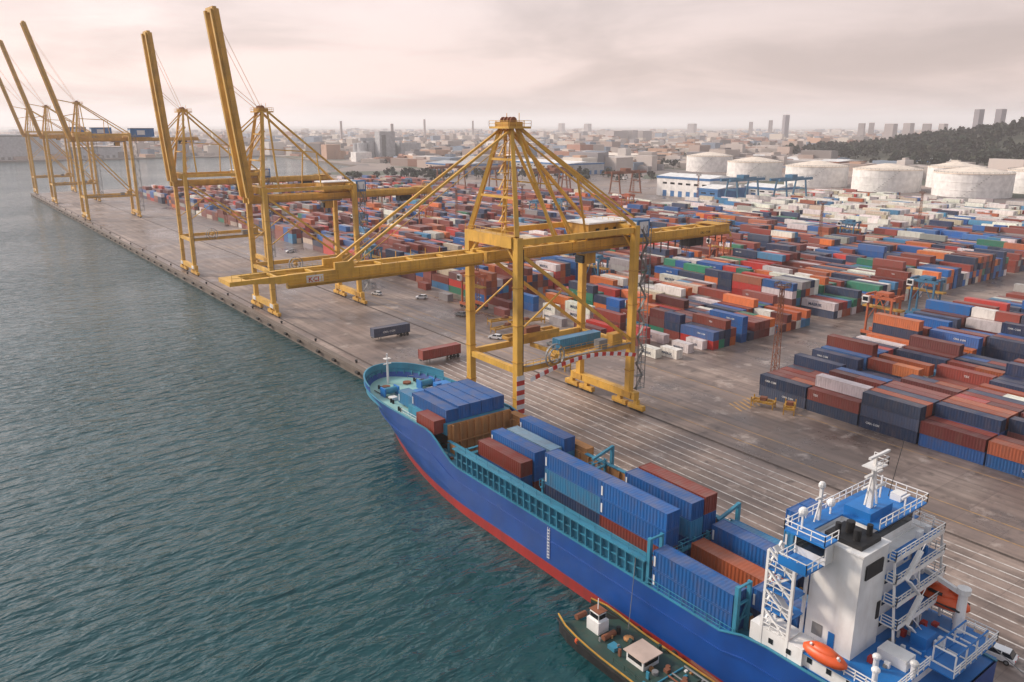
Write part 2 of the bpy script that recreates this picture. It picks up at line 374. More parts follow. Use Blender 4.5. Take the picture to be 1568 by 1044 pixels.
# ---------------------------------------------------------------- ground, water
land=MB()
R=26000
outer=[(86,-1500),(86,862),(300,872),(345,905),(560,1150),(610,1640),(120,1660),(-400,1800),(-R,2400),(-R,R),(R,R),(R,-1500)]
land.add([(a,b,0) for a,b in outer],[tuple(range(len(outer)))],LAND)
land.add([(a,b,0) for a,b in outer[:9]]+[(a,b,-6) for a,b in outer[:9]],[(i,i+1,9+i+1,9+i) for i in range(8)],CONC)
land.build('ground')
ap=MB(); pts=[(86.0,-400),(86.0,861.9),(300,871.9),(345,904),(690,904),(690,-400)]
ap.add([(a,b,0.02) for a,b in pts],[tuple(range(6))],APRON); ap.build('port_apron_pavement')
wt=MB(); wt.add([(-R,-R,-2.5),(R,-R,-2.5),(R,R,-2.5),(-R,R,-2.5)],[(0,1,2,3)],WATER); wt.build('water')
q=MB()
q.box(85.6,87.2,-300,862.2,-0.9,0.16,CONC)
for i in range(70):
    y=-20+i*12.6+random.uniform(-1.5,1.5); q.cyl((85.3,y-.8,-.9),(85.3,y+.8,-.9),.45,RUBBER,10)
q.build('quay_kerb')
for i in range(26):
    y=160+i*27.0; b=MB(); b.cyl((87.9,y,0.03),(87.9,y,0.55),0.28,BLACK,10); b.cyl((87.9,y,0.5),(87.9,y,0.8),0.42,BLACK,10,0.36); b.cyl((87.9,y,0.8),(87.9,y,0.9),0.36,BLACK,10,0.2); b.build('mooring_bollard')
ln=MB()
for x in np.arange(95.0,120.0,2.35): ln.add([(x,-60,0.03),(x+0.27,-60,0.03),(x+0.27,172,0.03),(x,172,0.03)],[(0,1,2,3)],LINEW)
for x,w_ in((126.0,0.22),(131.5,0.2),(148.5,0.2)): ln.add([(x,-60,0.03),(x+w_,-60,0.03),(x+w_,420,0.03),(x,420,0.03)],[(0,1,2,3)],LINEY)
for k in range(6): ln.add([(140+k*1.6,101,0.031),(140.5+k*1.6,101,0.031),(142.5+k*1.6,106,0.031),(142+k*1.6,106,0.031)],[(0,1,2,3)],LINEY)
ln.build('road_markings')
rl=MB()
for x in(90.0,121.5): rl.box(x-0.35,x+0.35,-100,858,0.022,0.045,RAILM); rl.box(x-0.06,x+0.06,-100,858,0.046,0.12,RAILM)
rl.build('crane_rails')

# ---------------------------------------------------------------- gantry cranes
def crane(y0,zb,za,tipx,raised=None,blen=50,endx=160.0,bighouse=False,main=False,hs=8.25):
    root=empty('gantry_crane',(90,y0,0))
    def out(mb,n):
        mb.M=None
        mb.v=[(p[0]-90,p[1]-y0,p[2]) for p in mb.v]; mb.build(n,root)
    xw,xl=90.0,121.5;a=y0-hs;b=y0+hs
    f=MB(); s=zb/37.0; lw=1.5*s**0.5
    for x in(xw,xl):
        for y in(a,b): f.beam((x,y,4.3),(x,y,zb+4.2),lw,lw*0.9,YEL)
        f.box(x-0.75,x+0.75,a-2.5,b+2.5,2.6,4.3,YEL)
        f.box(x-1.0,x+1.0,a+0.85,b-0.85,zb+2.1,zb+4.3,YEL)
        f.box(x-0.5,x+0.5,a+0.85,b-0.85,14.2,15.4,YEL)
        for y in(a,b):
            sg=1 if y==a else -1
            f.beam((x,y+sg*.6,zb-.6),(x,y+sg*3.2,zb+2.2),.7,.5,YEL)
            for zz_ in np.arange(9,zb,7.5): f.box(x-lw*.56,x+lw*.56,y-lw*.6,y+lw*.6,zz_,zz_+.18,YELD)
    for y in(a,b):
        f.beam((xw+.8,y,15),(xl-.8,y,15),0.9,1.3,YEL)
        f.beam((xw+.8,y,zb+3.3),(xl-.8,y,zb+3.3),0.8,1.15,YEL)
        f.beam((xw+.6,y,zb+1),(xl-.7,y,16.5),0.65,0.65,YEL)
        f.beam((xw+.6,y,zb*.62),(xw+11,y,zb*.8),0.3,0.3,YEL)
    zt=zb+4.3
    for sg in(-1,1):
        yy=y0+sg*(hs-.3); ya=y0+sg*(1.8 if raised is None else 3.0)
        f.beam((xw,yy,zt),(93.4,ya,za),0.9,0.9,YEL,0.7,0.7)
        f.beam((xl,yy,zt),(95,ya,za),0.6,0.6,YEL)
        if raised is None:
            f.beam((xw+9,y0+sg*(hs-.2),zt-0.4),(94.4,ya,za),0.6,0.6,YEL,0.5,0.5)
            f.beam((xl-12,y0+sg*3,zb+1),(95,ya,za-0.5),0.45,0.45,YEL)
            xm=93.4+(xl-95)*0.5
            f.beam((xm+1,y0+sg*5.0,(zt+za)/2),(xm+6,y0+sg*2.7,zb+1),0.35,0.35,YEL)
            f.beam((xw+3.2,y0+sg*5,(zt+za)/2),(xw+12,y0+sg*5.4,(zt+za)/2-1),.25,.25,YEL)
            f.beam((xl+12,y0+sg*2.6,zb+1),(95,ya,za),0.32,0.32,YEL)
        else:
            f.beam((xw+5,y0+sg*(hs-.3),zt-.4),(95,ya,za),0.5,0.5,YEL)
            xm=95+(xl-95)*0.55; zm=za+(zt-za)*.55
            f.beam((xm,y0+sg*(3+(hs-3.3)*.55),zm),(xm,y0+sg*hs,zb+3.6),.35,.35,YEL)
            f.beam((xw+3.6,y0+sg*5.2,(zt+za)/2),(xm,y0+sg*(3+(hs-3.3)*.55),zm),.3,.3,YEL)
    for k in(0.35,0.7):
        e_=1.8 if raised is None else 3.0
        yy=(hs-.3)+(e_-hs+.3)*k; z=zt+(za-zt)*k; x=90+3.4*k
        f.beam((x,y0-yy,z),(x,y0+yy,z),0.45,0.45,YEL)
    f.box(91.6,97.0,y0-3.2,y0+3.2,za-0.3,za+0.1,YEL); f.box(92.4,95.6,y0-2.4,y0+2.4,za+0.1,za+1.0,YELD)
    for yy in(-1.6,-.6,.6,1.6): f.cyl((93.9,y0+yy-.15,za+1.1),(93.9,y0+yy+.15,za+1.1),0.8,RUST,12)
    f.rail([(91.6,y0-3.2,za+.1),(97,y0-3.2,za+.1),(97,y0+3.2,za+.1),(91.6,y0+3.2,za+.1),(91.6,y0-3.2,za+.1)],1.1,YEL,1.6)
    for yy in(-2,2): f.beam((95,y0+yy,za+.1),(95,y0+yy,za+2.6),.1,.1,YEL)
    for yy in(-.6,.6): f.beam((92.5,y0+yy,zb+2),(94,y0+yy,za-.3),.18,.18,YEL)
    z=zb+3
    while z<za-2: f.box(91.9,94.2,y0-1,y0+1,z,z+.08,YEL); f.rail([(91.9,y0-1,z),(94.2,y0-1,z)],1,YEL,1.2); f.beam((92,y0+.6,z),(94,y0+.6,z+3.1),.4,.1,YELD); z+=3.2
    for x in(xw,xl):
        f.rail([(x-1,a,zt),(x-1,b,zt)],1.1,YEL,1.8)
    out(f,'portal_frame')
    g=MB()
    def girder(p0,d,L_,taper=False,sp=2.4,gw=.95,gh=2.3):
        p0=Vector(p0);d=Vector(d).normalized();n=Vector((-d.z,0,d.x)) if d.x>0 else Vector((d.z,0,-d.x))
        if n.z<0: n=-n
        for sg in(-1,1):
            q0=p0+Vector((0,sg*sp,0))
            Lm=L_-(9 if taper else 0)
            g.beam(q0,q0+d*Lm,gw,gh,YEL)
            if taper: g.beam(q0+d*Lm+n*.45,q0+d*(L_-0.6)+n*.75,0.9,1.3,YEL,0.8,0.45)
            e=q0+Vector((0,sg*(gw/2+.45),0))+n*(-0.55)
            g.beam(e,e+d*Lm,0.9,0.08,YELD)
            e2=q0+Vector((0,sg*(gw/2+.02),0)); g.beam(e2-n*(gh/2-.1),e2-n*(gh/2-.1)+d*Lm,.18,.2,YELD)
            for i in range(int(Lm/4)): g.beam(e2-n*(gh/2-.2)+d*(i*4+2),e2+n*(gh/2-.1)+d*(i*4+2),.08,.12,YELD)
            k=int(Lm/2.6)
            for i in range(k+1):
                w=e+Vector((0,sg*.4,0))+d*(Lm*i/k); g.beam(w,w+n*1.1,.07,.07,YEL)
            for hh in(.55,1.1):
                w=e+Vector((0,sg*.4,0))+n*hh; g.beam(w,w+d*Lm,.06,.06,YEL)
        k=int(L_/6)
        for i in range(k+1):
            c=p0+d*min(L_-0.8,0.8+i*(L_-1.6)/k)+n*0.85
            g.beam(c-Vector((0,sp-.5,0)),c+Vector((0,sp-.5,0)),0.5,0.35,YEL)
            if i<k:
                c2=p0+d*(0.8+(i+1)*(L_-1.6)/k)+n*0.85
                g.beam(c-Vector((0,sp-.5,0)),c2+Vector((0,sp-.5,0)),0.18,0.18,YEL)
        return n
    girder((86.5,y0,zb),(1,0,0),endx-86.5)
    for i in range(12):
        x=endx-30+i*2.4; g.beam((x,y0-3.6,zb-1),(x,y0-3.6,zb-2.9+.5*math.sin(i*2.1)),.12,.3,BLACK)
    g.box(endx-5,endx-.5,y0-3.6,y0+3.6,zb+1.3,zb+1.45,YELD); g.rail([(endx-5,y0-3.6,zb+1.4),(endx-.5,y0-3.6,zb+1.4),(endx-.5,y0+3.6,zb+1.4)],1.1,YEL,1.3)
    g.box(endx-13,endx-8,y0-1.6,y0+1.6,zb-3.4,zb-1.2,BLACK)
    for sg in(-1,1): g.beam((endx-.5,y0+sg*2.4,zb+1),(endx+1.5,y0+sg*2.4,zb-2),.35,.35,YEL)
    if raised is None:
        girder((85.5,y0,zb),(-1,0,0),85.5-tipx,True)
        for sg in(-1,1):
            g.beam((94,y0+sg*1.8,za),(tipx+19,y0+sg*2.4,zb+1.4),0.42,0.42,YEL)
            g.beam((94,y0+sg*1.8,za-1.6),(tipx+21,y0+sg*2.4,zb+1.4),0.12,0.12,YELD)
            g.box(tipx+17.5,tipx+21,y0+sg*2.4-.3,y0+sg*2.4+.3,zb+1.15,zb+2.3,YEL)
            for i in range(6): g.beam((tipx+i*3.2+26,y0+sg*3.2,zb+1),(tipx+i*3.2+26,y0+sg*3.2,zb+2.2),.1,.1,YEL)
        g.box(tipx-.4,tipx+2.4,y0-2.8,y0+2.8,zb+.3,zb+1.0,YEL)
        g.rail([(tipx,y0-2.8,zb+1),(tipx+6,y0-2.8,zb+1)],1.1,YEL,1.3)
        g.box(tipx+12.2,tipx+15.2,y0-2.95,y0-2.885,zb-0.6,zb+0.7,LETW); letterY(g,'KCI',y0-2.97,tipx+12.5,zb-0.4,1.2,REDP)
        letterY(g,'CMA CGM',y0-2.95,endx-11,zb-.4,.8,BLACK)
    else:
        ang=math.radians(raised); d=Vector((-math.cos(ang),0,math.sin(ang)))
        n=girder((87.0,y0,zb+1),d,blen,False,2.9,1.35,2.5)
        p0=Vector((87.0,y0,zb+1)); tp=p0+d*blen
        for sg in(-1,1):
            g.beam((94,y0+sg*1.8,za),tuple(p0+d*blen*.62+Vector((1,sg*2.4,0))),0.12,0.12,YELD)
            g.beam((94,y0+sg*1.8,za),tuple(p0+d*blen*.92+Vector((1,sg*2.4,0))),0.1,0.1,YELD)
            g.beam((94,y0+sg*1.8,za),tuple(p0+d*blen*.35+Vector((0.6,sg*2.4,0))),0.35,0.35,YEL)
            g.beam((94,y0+sg*1.8,za-6),tuple(p0+d*blen*.2+Vector((0.6,sg*2.4,0))),0.4,0.4,YEL)
        g.beam(tp-Vector((0,3.5,0)),tp+Vector((0,3.5,0)),1.2,1.4,YEL)
    out(g,'boom_and_girder')
    h=MB()
    if bighouse:
        h.box(xl+2,xl+17,y0-4.2,y0+4.2,zb+1.6,zb+7.2,WBLUE); h.box(xl+1.8,xl+17.2,y0-4.4,y0+4.4,zb+7.2,zb+7.5,GREY)
        h.box(xl+6,xl+11,y0-4.26,y0-4.2,zb+3,zb+6,LETW); h.box(xl+1.94,xl+2,y0-2.4,y0+2.4,zb+3,zb+6,LETW)
    else:
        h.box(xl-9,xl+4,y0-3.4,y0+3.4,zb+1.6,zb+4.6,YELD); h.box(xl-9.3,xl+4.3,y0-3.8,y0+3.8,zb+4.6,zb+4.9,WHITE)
        h.box(xl+1.2,xl+4.8,y0-7.8,y0-4.2,zb+1.4,zb+5.2,WBLUE); h.box(xl+1.7,xl+4.3,y0-7.86,y0-7.8,zb+2.2,zb+4.8,LETW); h.box(xl+1.14,xl+1.2,y0-7.4,y0-4.6,zb+2.2,zb+4.8,LETW)
        for i in range(4): h.box(xl-7+i*2.6,xl-6+i*2.6,y0-3.46,y0-3.4,zb+2.4,zb+3.6,GLASS)
    h.rail([(xl-10,y0-4.2,zb+1.6),(xl+5,y0-4.2,zb+1.6)],1.1,YEL,1.6)
    h.box(xl-8,xl-5,y0-1.5,y0+1.5,zb-4.2,zb-1.6,YELD); h.box(xl-8.6,xl-8.01,y0-1.2,y0+1.2,zb-4.0,zb-2.4,GLASS)
    h.box(xl-10,xl-2,y0-2.8,y0+2.8,zb-1.6,zb-1.25,GREY)
    out(h,'machine_house')
    w=MB()
    for x in(xw,xl):
        for y in(a,b):
            for k in(-1,1):
                yc=y+k*2.6
                w.box(x-.55,x+.55,yc-2.2,yc+2.2,1.0,1.7,YEL); w.beam((x,yc,1.7),(x,yc,2.6),1.0,1.0,YEL)
                for q_ in(-1.5,-.5,.5,1.5): w.cyl((x-.3,yc+q_,.55),(x+.3,yc+q_,.55),.45,BLACK,12)
                w.box(x-.5,x+.5,yc-2.3,yc+2.3,.6,1.0,YELD)
            w.box(x-.9,x-.76,y-1.4,y+1.4,2.8,4.1,LETW if x==xw else YELD)
    out(w,'bogies')
    d=MB()
    x=xl+1.2;y=a-1.2
    for xx in(x,x+2.4):
        for yy in(y,y+1.2): d.beam((xx,yy,4.3),(xx,yy,zb+4),.14,.14,GREY)
    z=4.4;fl=0
    while z<zb+1:
        d.box(x,x+2.4,y,y+1.2,z,z+.07,GREY)
        p,q_=((x+.2,y+.6,z),(x+2.2,y+.6,z+3)) if fl%2==0 else((x+2.2,y+.6,z),(x+.2,y+.6,z+3))
        d.beam(p,q_,.6,.12,GREY); d.beam(Vector(p)+Vector((0,-.3,1)),Vector(q_)+Vector((0,-.3,1)),.05,.05,GREY)
        d.rail([(x,y,z),(x+2.4,y,z),(x+2.4,y+1.2,z)],1.05,GREY,1.2); z+=3;fl+=1
    d.box(xw+1,xl-1,a-1.4,a-.55,15.7,15.78,GREY); d.rail([(xw+1,a-1.4,15.8),(xl-1,a-1.4,15.8)],1.1,YEL,1.8)
    for k in range(24):
        t=2*math.pi*k/24; t2=2*math.pi*(k+1)/24
        for r_ in(2.4,1.5): d.beam((98+r_*math.cos(t),a-1.9,17+r_*math.sin(t)),(98+r_*math.cos(t2),a-1.9,17+r_*math.sin(t2)),.5,.14,GREY)
        if k%3==0: d.beam((98,a-1.9,17),(98+2.4*math.cos(t),a-1.9,17+2.4*math.sin(t)),.1,.1,YELD)
    d.cyl((98,a-2.4,17),(98,a-.9,17),.5,YELD,10)
    d.box(xl-6,xl-3,a-.4,a+1.6,15.8,18.2,YELD); d.box(xl-10,xl-7.5,a-.4,a+1.2,15.8,17.5,GREY)
    d.beam((xw+.9,a-.6,5),(xw+.9,a-.6,zb+2),.12,.12,BLACK)
    out(d,'stairs_and_cable_reel')
    if main:
        st=MB(); n=26
        for i in range(n):
            x0=xw+1.2+(xl-xw-2.4)*i/n; x1=xw+1.2+(xl-xw-2.4)*(i+1)/n
            zc=13.4+2.2*math.sin(math.pi*(i+.5)/n); sl=2.2*math.pi/n*math.cos(math.pi*(i+.5)/n)
            st.beam((x0,a-2.7,zc-sl/2),(x1,a-2.7,zc+sl/2),.25,.8,REDP if i%2 else LETW)
        for i in range(9): st.box(xw-.95,xw+.95,a-1.06,a-.96,5+i*1.0,6+i*1.0,REDP if i%2 else LETW)
        out(st,'hazard_striped_guard')
        s2=Stack(); s2.put(107-90,-1,14.2,'sky',40,True,True); s2.build('workshop_container',root)
        p=MB(); p.box(106,xl-1,y0-2,y0+2.4,13.6,14.15,YELD); p.rail([(106,y0-2,14.15),(xl-1,y0-2,14.15)],1.1,YEL,1.6); p.beam((106,a+.5,14),(106,b-.5,14),.7,.8,YEL); out(p,'platform')
        sp=MB()
        for yy in(b-3,b-.6): sp.beam((98,yy,17),(112,yy,17),.5,.9,YELD)
        for xx in(98,102,108,112): sp.beam((xx,b-3,17),(xx,b-.6,17),.5,.6,YELD)
        sp.box(103,107,b-2.6,b-1,17.2,18.6,RUST)
        out(sp,'spreader')
crane(126.25,37.0,61.5,37.6,main=True)
crane(261,38.0,66,37.6,raised=84.0,blen=57,endx=156)
crane(353,38.0,67,37.6,raised=86.5,blen=58,endx=156)
for yc in(600,742,858): crane(yc,52,75,30,raised=76.5,blen=72,endx=168,bighouse=True,hs=9)

# ---------------------------------------------------------------- container ship
ship=empty('container_ship',(75.8,90,0))
def sp_build(mb,n,smooth=False):
    mb.v=[(p[0]-75.8,p[1]-90,p[2]) for p in mb.v]; return mb.build(n,ship,smooth)
CX=75.8;Bm=9.5;Y0=26.0
def ss(t): t=max(0,min(1,t)); return t*t*(3-2*t)
def topz(Y): return 5.6+3.9*ss((Y-104)/10)+0.4*ss((Y-128)/24)+1.4*(1-ss((Y-44)/4))
def stem(k): return 144.0+5.0*k**1.3
def half(k,u):
    u0=0.60+0.20*k; h=Bm
    if u>u0:
        s=(u-u0)/(1-u0); p=1.7+1.1*k; q_=0.95-0.45*k; h=Bm*max(0,(1-s**p))**q_
    if u<0.07: h*= 0.86+0.14*ss(u/0.07)
    return h
us=[1-(1-t)**1.7 for t in np.linspace(0,1,64)]
levels=[('z',-4.5,0.0),('z',-2.45,0.05),('z',-0.7,0.12)]+[('f',f_,0.12+0.88*f_) for f_ in(0.2,0.4,0.6,0.8,1.0)]
def hullpt(u,lev,sg,inset=0):
    kind,val,k=lev; Y=Y0+u*(stem(k)-Y0)-inset*(1 if u>.95 else 0)
    z=val if kind=='z' else -0.7+val*(topz(Y)+0.7)
    h=max(0,half(k,u)-inset)
    return (CX+sg*h,Y,z)
hb=MB()
for sg in(-1,1):
    vs=[hullpt(u,l,sg) for l in levels for u in us]; n=len(us)
    for li in range(len(levels)-1):
        fs=[(li*n+i,li*n+i+1,(li+1)*n+i+1,(li+1)*n+i) for i in range(n-1)]
        hb.add(vs,fs,REDH if li<2 else BLUEH)
for li in range(len(levels)-1):
    a_=hullpt(0,levels[li],-1);b_=hullpt(0,levels[li],1);c_=hullpt(0,levels[li+1],1);d_=hullpt(0,levels[li+1],-1)
    hb.add([a_,b_,c_,d_],[(0,1,2,3)],REDH if li<2 else BLUEH)
sp_build(hb,'hull',True)
dk=MB()
for sg in(-1,1):
    P=[hullpt(u,levels[-1],sg) for u in us]
    for p,q_ in zip(P[:-1],P[1:]): dk.beam(Vector(p)+Vector((0,0,.02)),Vector(q_)+Vector((0,0,.02)),.32,.14,TEAL)
    P=[hullpt(u,levels[5],sg) for u in us if u<.93]
    for p,q_ in zip(P[:-1],P[1:]): dk.beam(Vector(p)+Vector((sg*.06,0,0)),Vector(q_)+Vector((sg*.06,0,0)),.16,.2,BLUEH)
    P=[hullpt(u,levels[4],sg) for u in us if .955<u<.985]
    for p,q_ in zip(P[:-1],P[1:]): dk.beam(Vector(p)+Vector((sg*.1,0,0)),Vector(q_)+Vector((sg*.1,0,0)),.12,.6,LETW)
for i in range(10): dk.box(66.1,66.28,79,79.5,.2+i*.5,.28+i*.5,LETW)
for y in(79,79.42): dk.box(66.12,66.2,y,y+.06,.2,5.2,LETW)
fo=[u for u in us if Y0+u*(stem(1)-Y0)>112.5]
ring=[hullpt(u,levels[-1],-1,.3) for u in fo]+[hullpt(u,levels[-1],1,.3) for u in fo][::-1]
dk.add([(p[0],p[1],8.3) for p in ring],[tuple(range(len(ring)))],TEALL)
for sg in(-1,1):
    P=[hullpt(u,levels[-1],sg,.28) for u in fo]
    for p,q_ in zip(P[:-1],P[1:]): dk.add([(p[0],p[1],8.1),(q_[0],q_[1],8.1),(q_[0],q_[1],q_[2]),(p[0],p[1],p[2])],[(0,1,2,3)],TEAL)
    for i,p in enumerate(P):
        if i%2==0: dk.beam((p[0]-sg*.25,p[1],8.3),(p[0]-sg*.02,p[1],p[2]-.1),.5,.12,TEAL)
P=[hullpt(u,levels[-1],sg) for sg in(-1,1) for u in (us if sg==-1 else us[::-1]) if Y0+u*(stem(1)-Y0)>137]
for p,q_ in zip(P[:-1],P[1:]):
    dk.add([p,q_,(q_[0],q_[1]+.1,q_[2]+1.3),(p[0],p[1]+.1,p[2]+1.3)],[(0,1,2,3)],BLUEH)
    dk.add([(p[0],p[1]-.08,p[2]),(q_[0],q_[1]-.08,q_[2]),(q_[0],q_[1]+.02,q_[2]+1.3),(p[0],p[1]+.02,p[2]+1.3)],[(0,1,2,3)],TEAL)
    dk.beam((p[0],p[1]+.1,p[2]+1.3),(q_[0],q_[1]+.1,q_[2]+1.3),.3,.12,TEAL)
dk.box(66.5,69.3,44,112.5,5.2,5.5,TEAL); dk.box(83.0,85.1,44,112.5,5.2,5.5,TEAL)
dk.box(66.9,84.7,26.3,44,6.7,6.9,DECKB)
sp_build(dk,'decks')
ho=MB()
ho.box(69.3,83.0,46.5,111.2,-1.0,-0.5,NAVYM)
for x0,x1 in((69.05,69.3),(83.0,83.25)): ho.box(x0,x1,46.5,111.2,-.5,7.4 if x0<75 else 8.6,TAN)
ho.box(69.3,83.0,111.2,111.5,-.5,10.3,TAN); ho.box(69.0,83.2,111.5,125.0,8.31,10.3,TEAL)
ho.box(69.3,83.0,46.2,46.5,-.5,7.2,TAN)
for y in np.arange(48,111,2.4):
    ho.box(82.55,82.99,y,y+.18,-.5,8.5,TAN); ho.box(69.31,69.6,y,y+.18,-.5,7.3,TAN)
    ho.box(68.6,69.04,y,y+.14,5.5,7.2,TEAL)
for x in np.arange(70,83,1.6): ho.box(x,x+.2,110.7,111.19,-.5,10.2,TAN)
for z in(3.5,6.8): ho.box(69.4,82.9,110.75,111.0,z,z+.2,TAN)
ho.box(83.26,84.9,90,112,5.5,9.4,TAN)
for z in(7.4,): ho.box(68.9,69.5,46.3,111,z,z+.14,TEAL)
ho.box(82.8,83.5,46.3,90,8.6,8.75,TEAL)
for yb in(59.25,71.0+13.6,105.3):
    ho.box(69.4,82.9,yb,yb+.9,1,6.6,TEAL)
    for x in np.arange(69.6,83,2.6): ho.box(x,x+.25,yb+.2,yb+.6,6.6,9.6 if yb<90 else 7.6,TEAL)
    ho.box(69.4,82.9,yb+.15,yb+.7,8.3 if yb<90 else 7.4,8.5 if yb<90 else 7.6,TEAL)
    if yb<90: ho.rail([(69.4,yb+.1,8.5),(82.9,yb+.1,8.5)],1.1,TEAL,1.3); ho.rail([(69.4,yb+.8,8.5),(82.9,yb+.8,8.5)],1.1,TEAL,1.3)
    for x in np.arange(69.8,82.6,1.3): ho.beam((x,yb-.05,1.2),(x,yb-.05,6.5),.12,.12,TAN)
    for x in np.arange(69.8,81,2.6): ho.beam((x,yb+.95,1.5),(x+2.4,yb+.95,6.4),.12,.12,TEAL)
ho.box(72.3,82.9,73,83.5,5.9,6.5,TEAL)
for y in np.arange(73.5,83.5,1.6): ho.box(72.4,82.8,y,y+.25,6.5,6.72,TEAL)
for x in(74,78,81): ho.box(x,x+.3,73.1,83.4,6.72,7.0,TAN)
ho.box(72.2,82.9,60.6,71.5,5.4,6.0,NAVYM)
ho.box(69.4,73.6,47.2,59,3,3.4,NAVYM)
for i in range(60):
    x=random.uniform(72.6,82.4); y=random.uniform(73.2,83.2); ho.box(x,x+random.uniform(.15,.6),y,y+random.uniform(.15,.6),6.73,6.8+random.uniform(.1,.4),random.choice([TEAL,TAN,GREY,RUST]))
sp_build(ho,'cargo_hold')
bw=MB()
bw.box(66.95,67.05,60.5,105,5.5,8.6,TEAL); bw.box(66.2,67.3,60.3,105.2,8.6,8.8,TEAL)
for y in np.arange(60.6,105,1.55):
    bw.add([(66.4,y,5.62),(66.94,y,5.62),(66.94,y,8.59),(66.3,y,8.59),(66.4,y+.14,5.62),(66.94,y+.14,5.62),(66.94,y+.14,8.59),(66.3,y+.14,8.59)],BF,TEAL)
bw.box(66.5,66.94,60.5,105,7.0,7.12,TEAL)
bw.rail([(66.7,60.5,8.8),(66.7,105,8.8)],.9,TEAL,3.1,.07)
for y in np.arange(63,105,6.2): bw.beam((66.9,y,8.8),(68.9,y+.6,7.4),.18,.18,TEAL)
for i in range(50):
    y=random.uniform(47,110); bw.box(67.4,67.4+random.uniform(.2,.6),y,y+random.uniform(.3,.9),5.51,5.6+random.uniform(.2,.8),random.choice([TEAL,TEALL,GREY,WHITE,RUST]))
for yb in(46.6,60.0):
    bw.box(66.5,67.0,yb-.25,yb+.25,5.6,12.0,TEAL); bw.box(68.7,69.0,yb-.25,yb+.25,5.6,12.0,TEAL)
    for z in(7.5,9.5,11.7): bw.box(67.0,68.7,yb-.15,yb+.15,z,z+.2,TEAL)
    bw.beam((66.8,yb,5.8),(68.8,yb,9.5),.15,.15,TEAL)
bw.rail([(85.0,46,5.5),(85.0,112,5.5)],1.2,TEAL,2.2); bw.rail([(66.35,46.5,5.6),(66.35,60,5.6)],1.1,TEAL,1.8)
for yb in(60,46.3,85):
    bw.beam((84.3,yb,5.5),(84.3,yb,11.5),.5,.5,TEAL); bw.beam((84.3,yb,11.3),(80,yb,10.2),.4,.4,TEAL)
sp_build(bw,'side_bulwark')
fg=MB()
fg.cyl((CX-1,144,8.3),(CX-1,144,15.0),.28,WHITE,8,.18); fg.box(CX-1.9,CX-.1,143.9,144.1,12.6,12.8,WHITE); fg.box(CX-1.7,CX-.3,143.4,144.6,13.8,13.9,WHITE)
for x in(71.5,80):
    fg.cyl((x-1.4,137,9.3),(x+1.4,137,9.3),.7,TEAL,12); fg.box(x-1.7,x-1.4,136,138,8.31,10.1,DECKB); fg.box(x+1.4,x+1.7,136,138,8.31,10.1,DECKB); fg.box(x-.5,x+.9,138,139.4,8.31,9.4,BLACK)
fg.box(72,76,129,132,8.31,10.3,DECKB); fg.box(78.5,81.5,129,131.5,8.31,11.1,DECKB); fg.box(77.3,78.4,128,129.5,8.31,11.9,DECKB)
fg.box(70.5,81.5,126.2,127.6,8.31,9.1,TEAL)
for x,y in((69.5,132),(82,132),(71.5,141.0),(80,141.0),(68.5,127)): fg.cyl((x,y,8.3),(x,y,9.1),.22,BLACK,8); fg.cyl((x,y+.9,8.3),(x,y+.9,9.1),.22,BLACK,8)
fg.rail([(68,113,8.3),(68,126,8.3)],1.1,WHITE,1.8)
for x in(70,74,79): fg.box(x,x+1.4,133.5,135,8.31,8.9,WHITE)
fg.cyl((70,133,8.5),(70,141,8.5),.1,BLACK,6); fg.cyl((81.6,133,8.5),(80,141,8.5),.1,BLACK,6)
for x in(73,78): fg.cyl((x,141.5,8.31),(x,141.5,8.7),.9,RUST,14)
sp_build(fg,'bow_deck_gear')
def cst(x,y,ztop,cols,l=40):
    for i,c in enumerate(cols):
        s_=Stack(); f=random.uniform(.85,1.15); old=C[c]; C[c]=tuple(v*f for v in old); s_.put(0,0,0,c,l,True,False,True); C[c]=old
        o=s_.build('cargo_container'); o.location=(x,y,ztop-2.6*(i+1))
        lt=MB()
        if c in('blue','sky'):
            LL=12.0 if l==40 else 5.8
            lt.box(-.05,-.035,LL-.28,LL,.5,1.9,LETW); lt.build('marking',o)
for i,x in enumerate((69.6,72.2,74.8,77.4,80.0)): cst(x,112.3,13.0 if i else 12.7,['blue'])
cst(70.2,125.0,11.3,['sky'],20)
cst(67.0,112.4,11.2,['brown'],20)
cst(71.2,92.5,9.2,['brown','blue','navy']); cst(73.9,92.3,10.4,['blue','blue','brown']); cst(77.4,92.5,9.9,['pale','blue','navy']); cst(80.3,92.4,11.2,['blue','sky','blue'])
cst(69.5,72.1,14.5,['blue','sky','navy','blue'])
cst(69.5,59.9,14.5,['blue','blue','brown','navy']); cst(74.2,59.9,14.5,['blue','sky','blue','navy']); cst(76.9,59.9,14.6,['brown','blue','navy','brown'])
cst(66.45,46.95,10.85,['blue','blue']); cst(73.6,46.9,9.4,['rust','brown','navy']); cst(77.6,46.9,10.8,['blue','blue','brown']); cst(80.3,46.9,9.9,['sky','blue','navy'])
cst(69.6,40.7,10.8,['blue'],20); cst(69.6,40.7,8.2,['navy'],20); cst(72.4,40.6,9.8,['sky'],20)
for x in(79.2,81.8): cst(x,43.4,16.6,['blue','sky','blue','navy'],20)

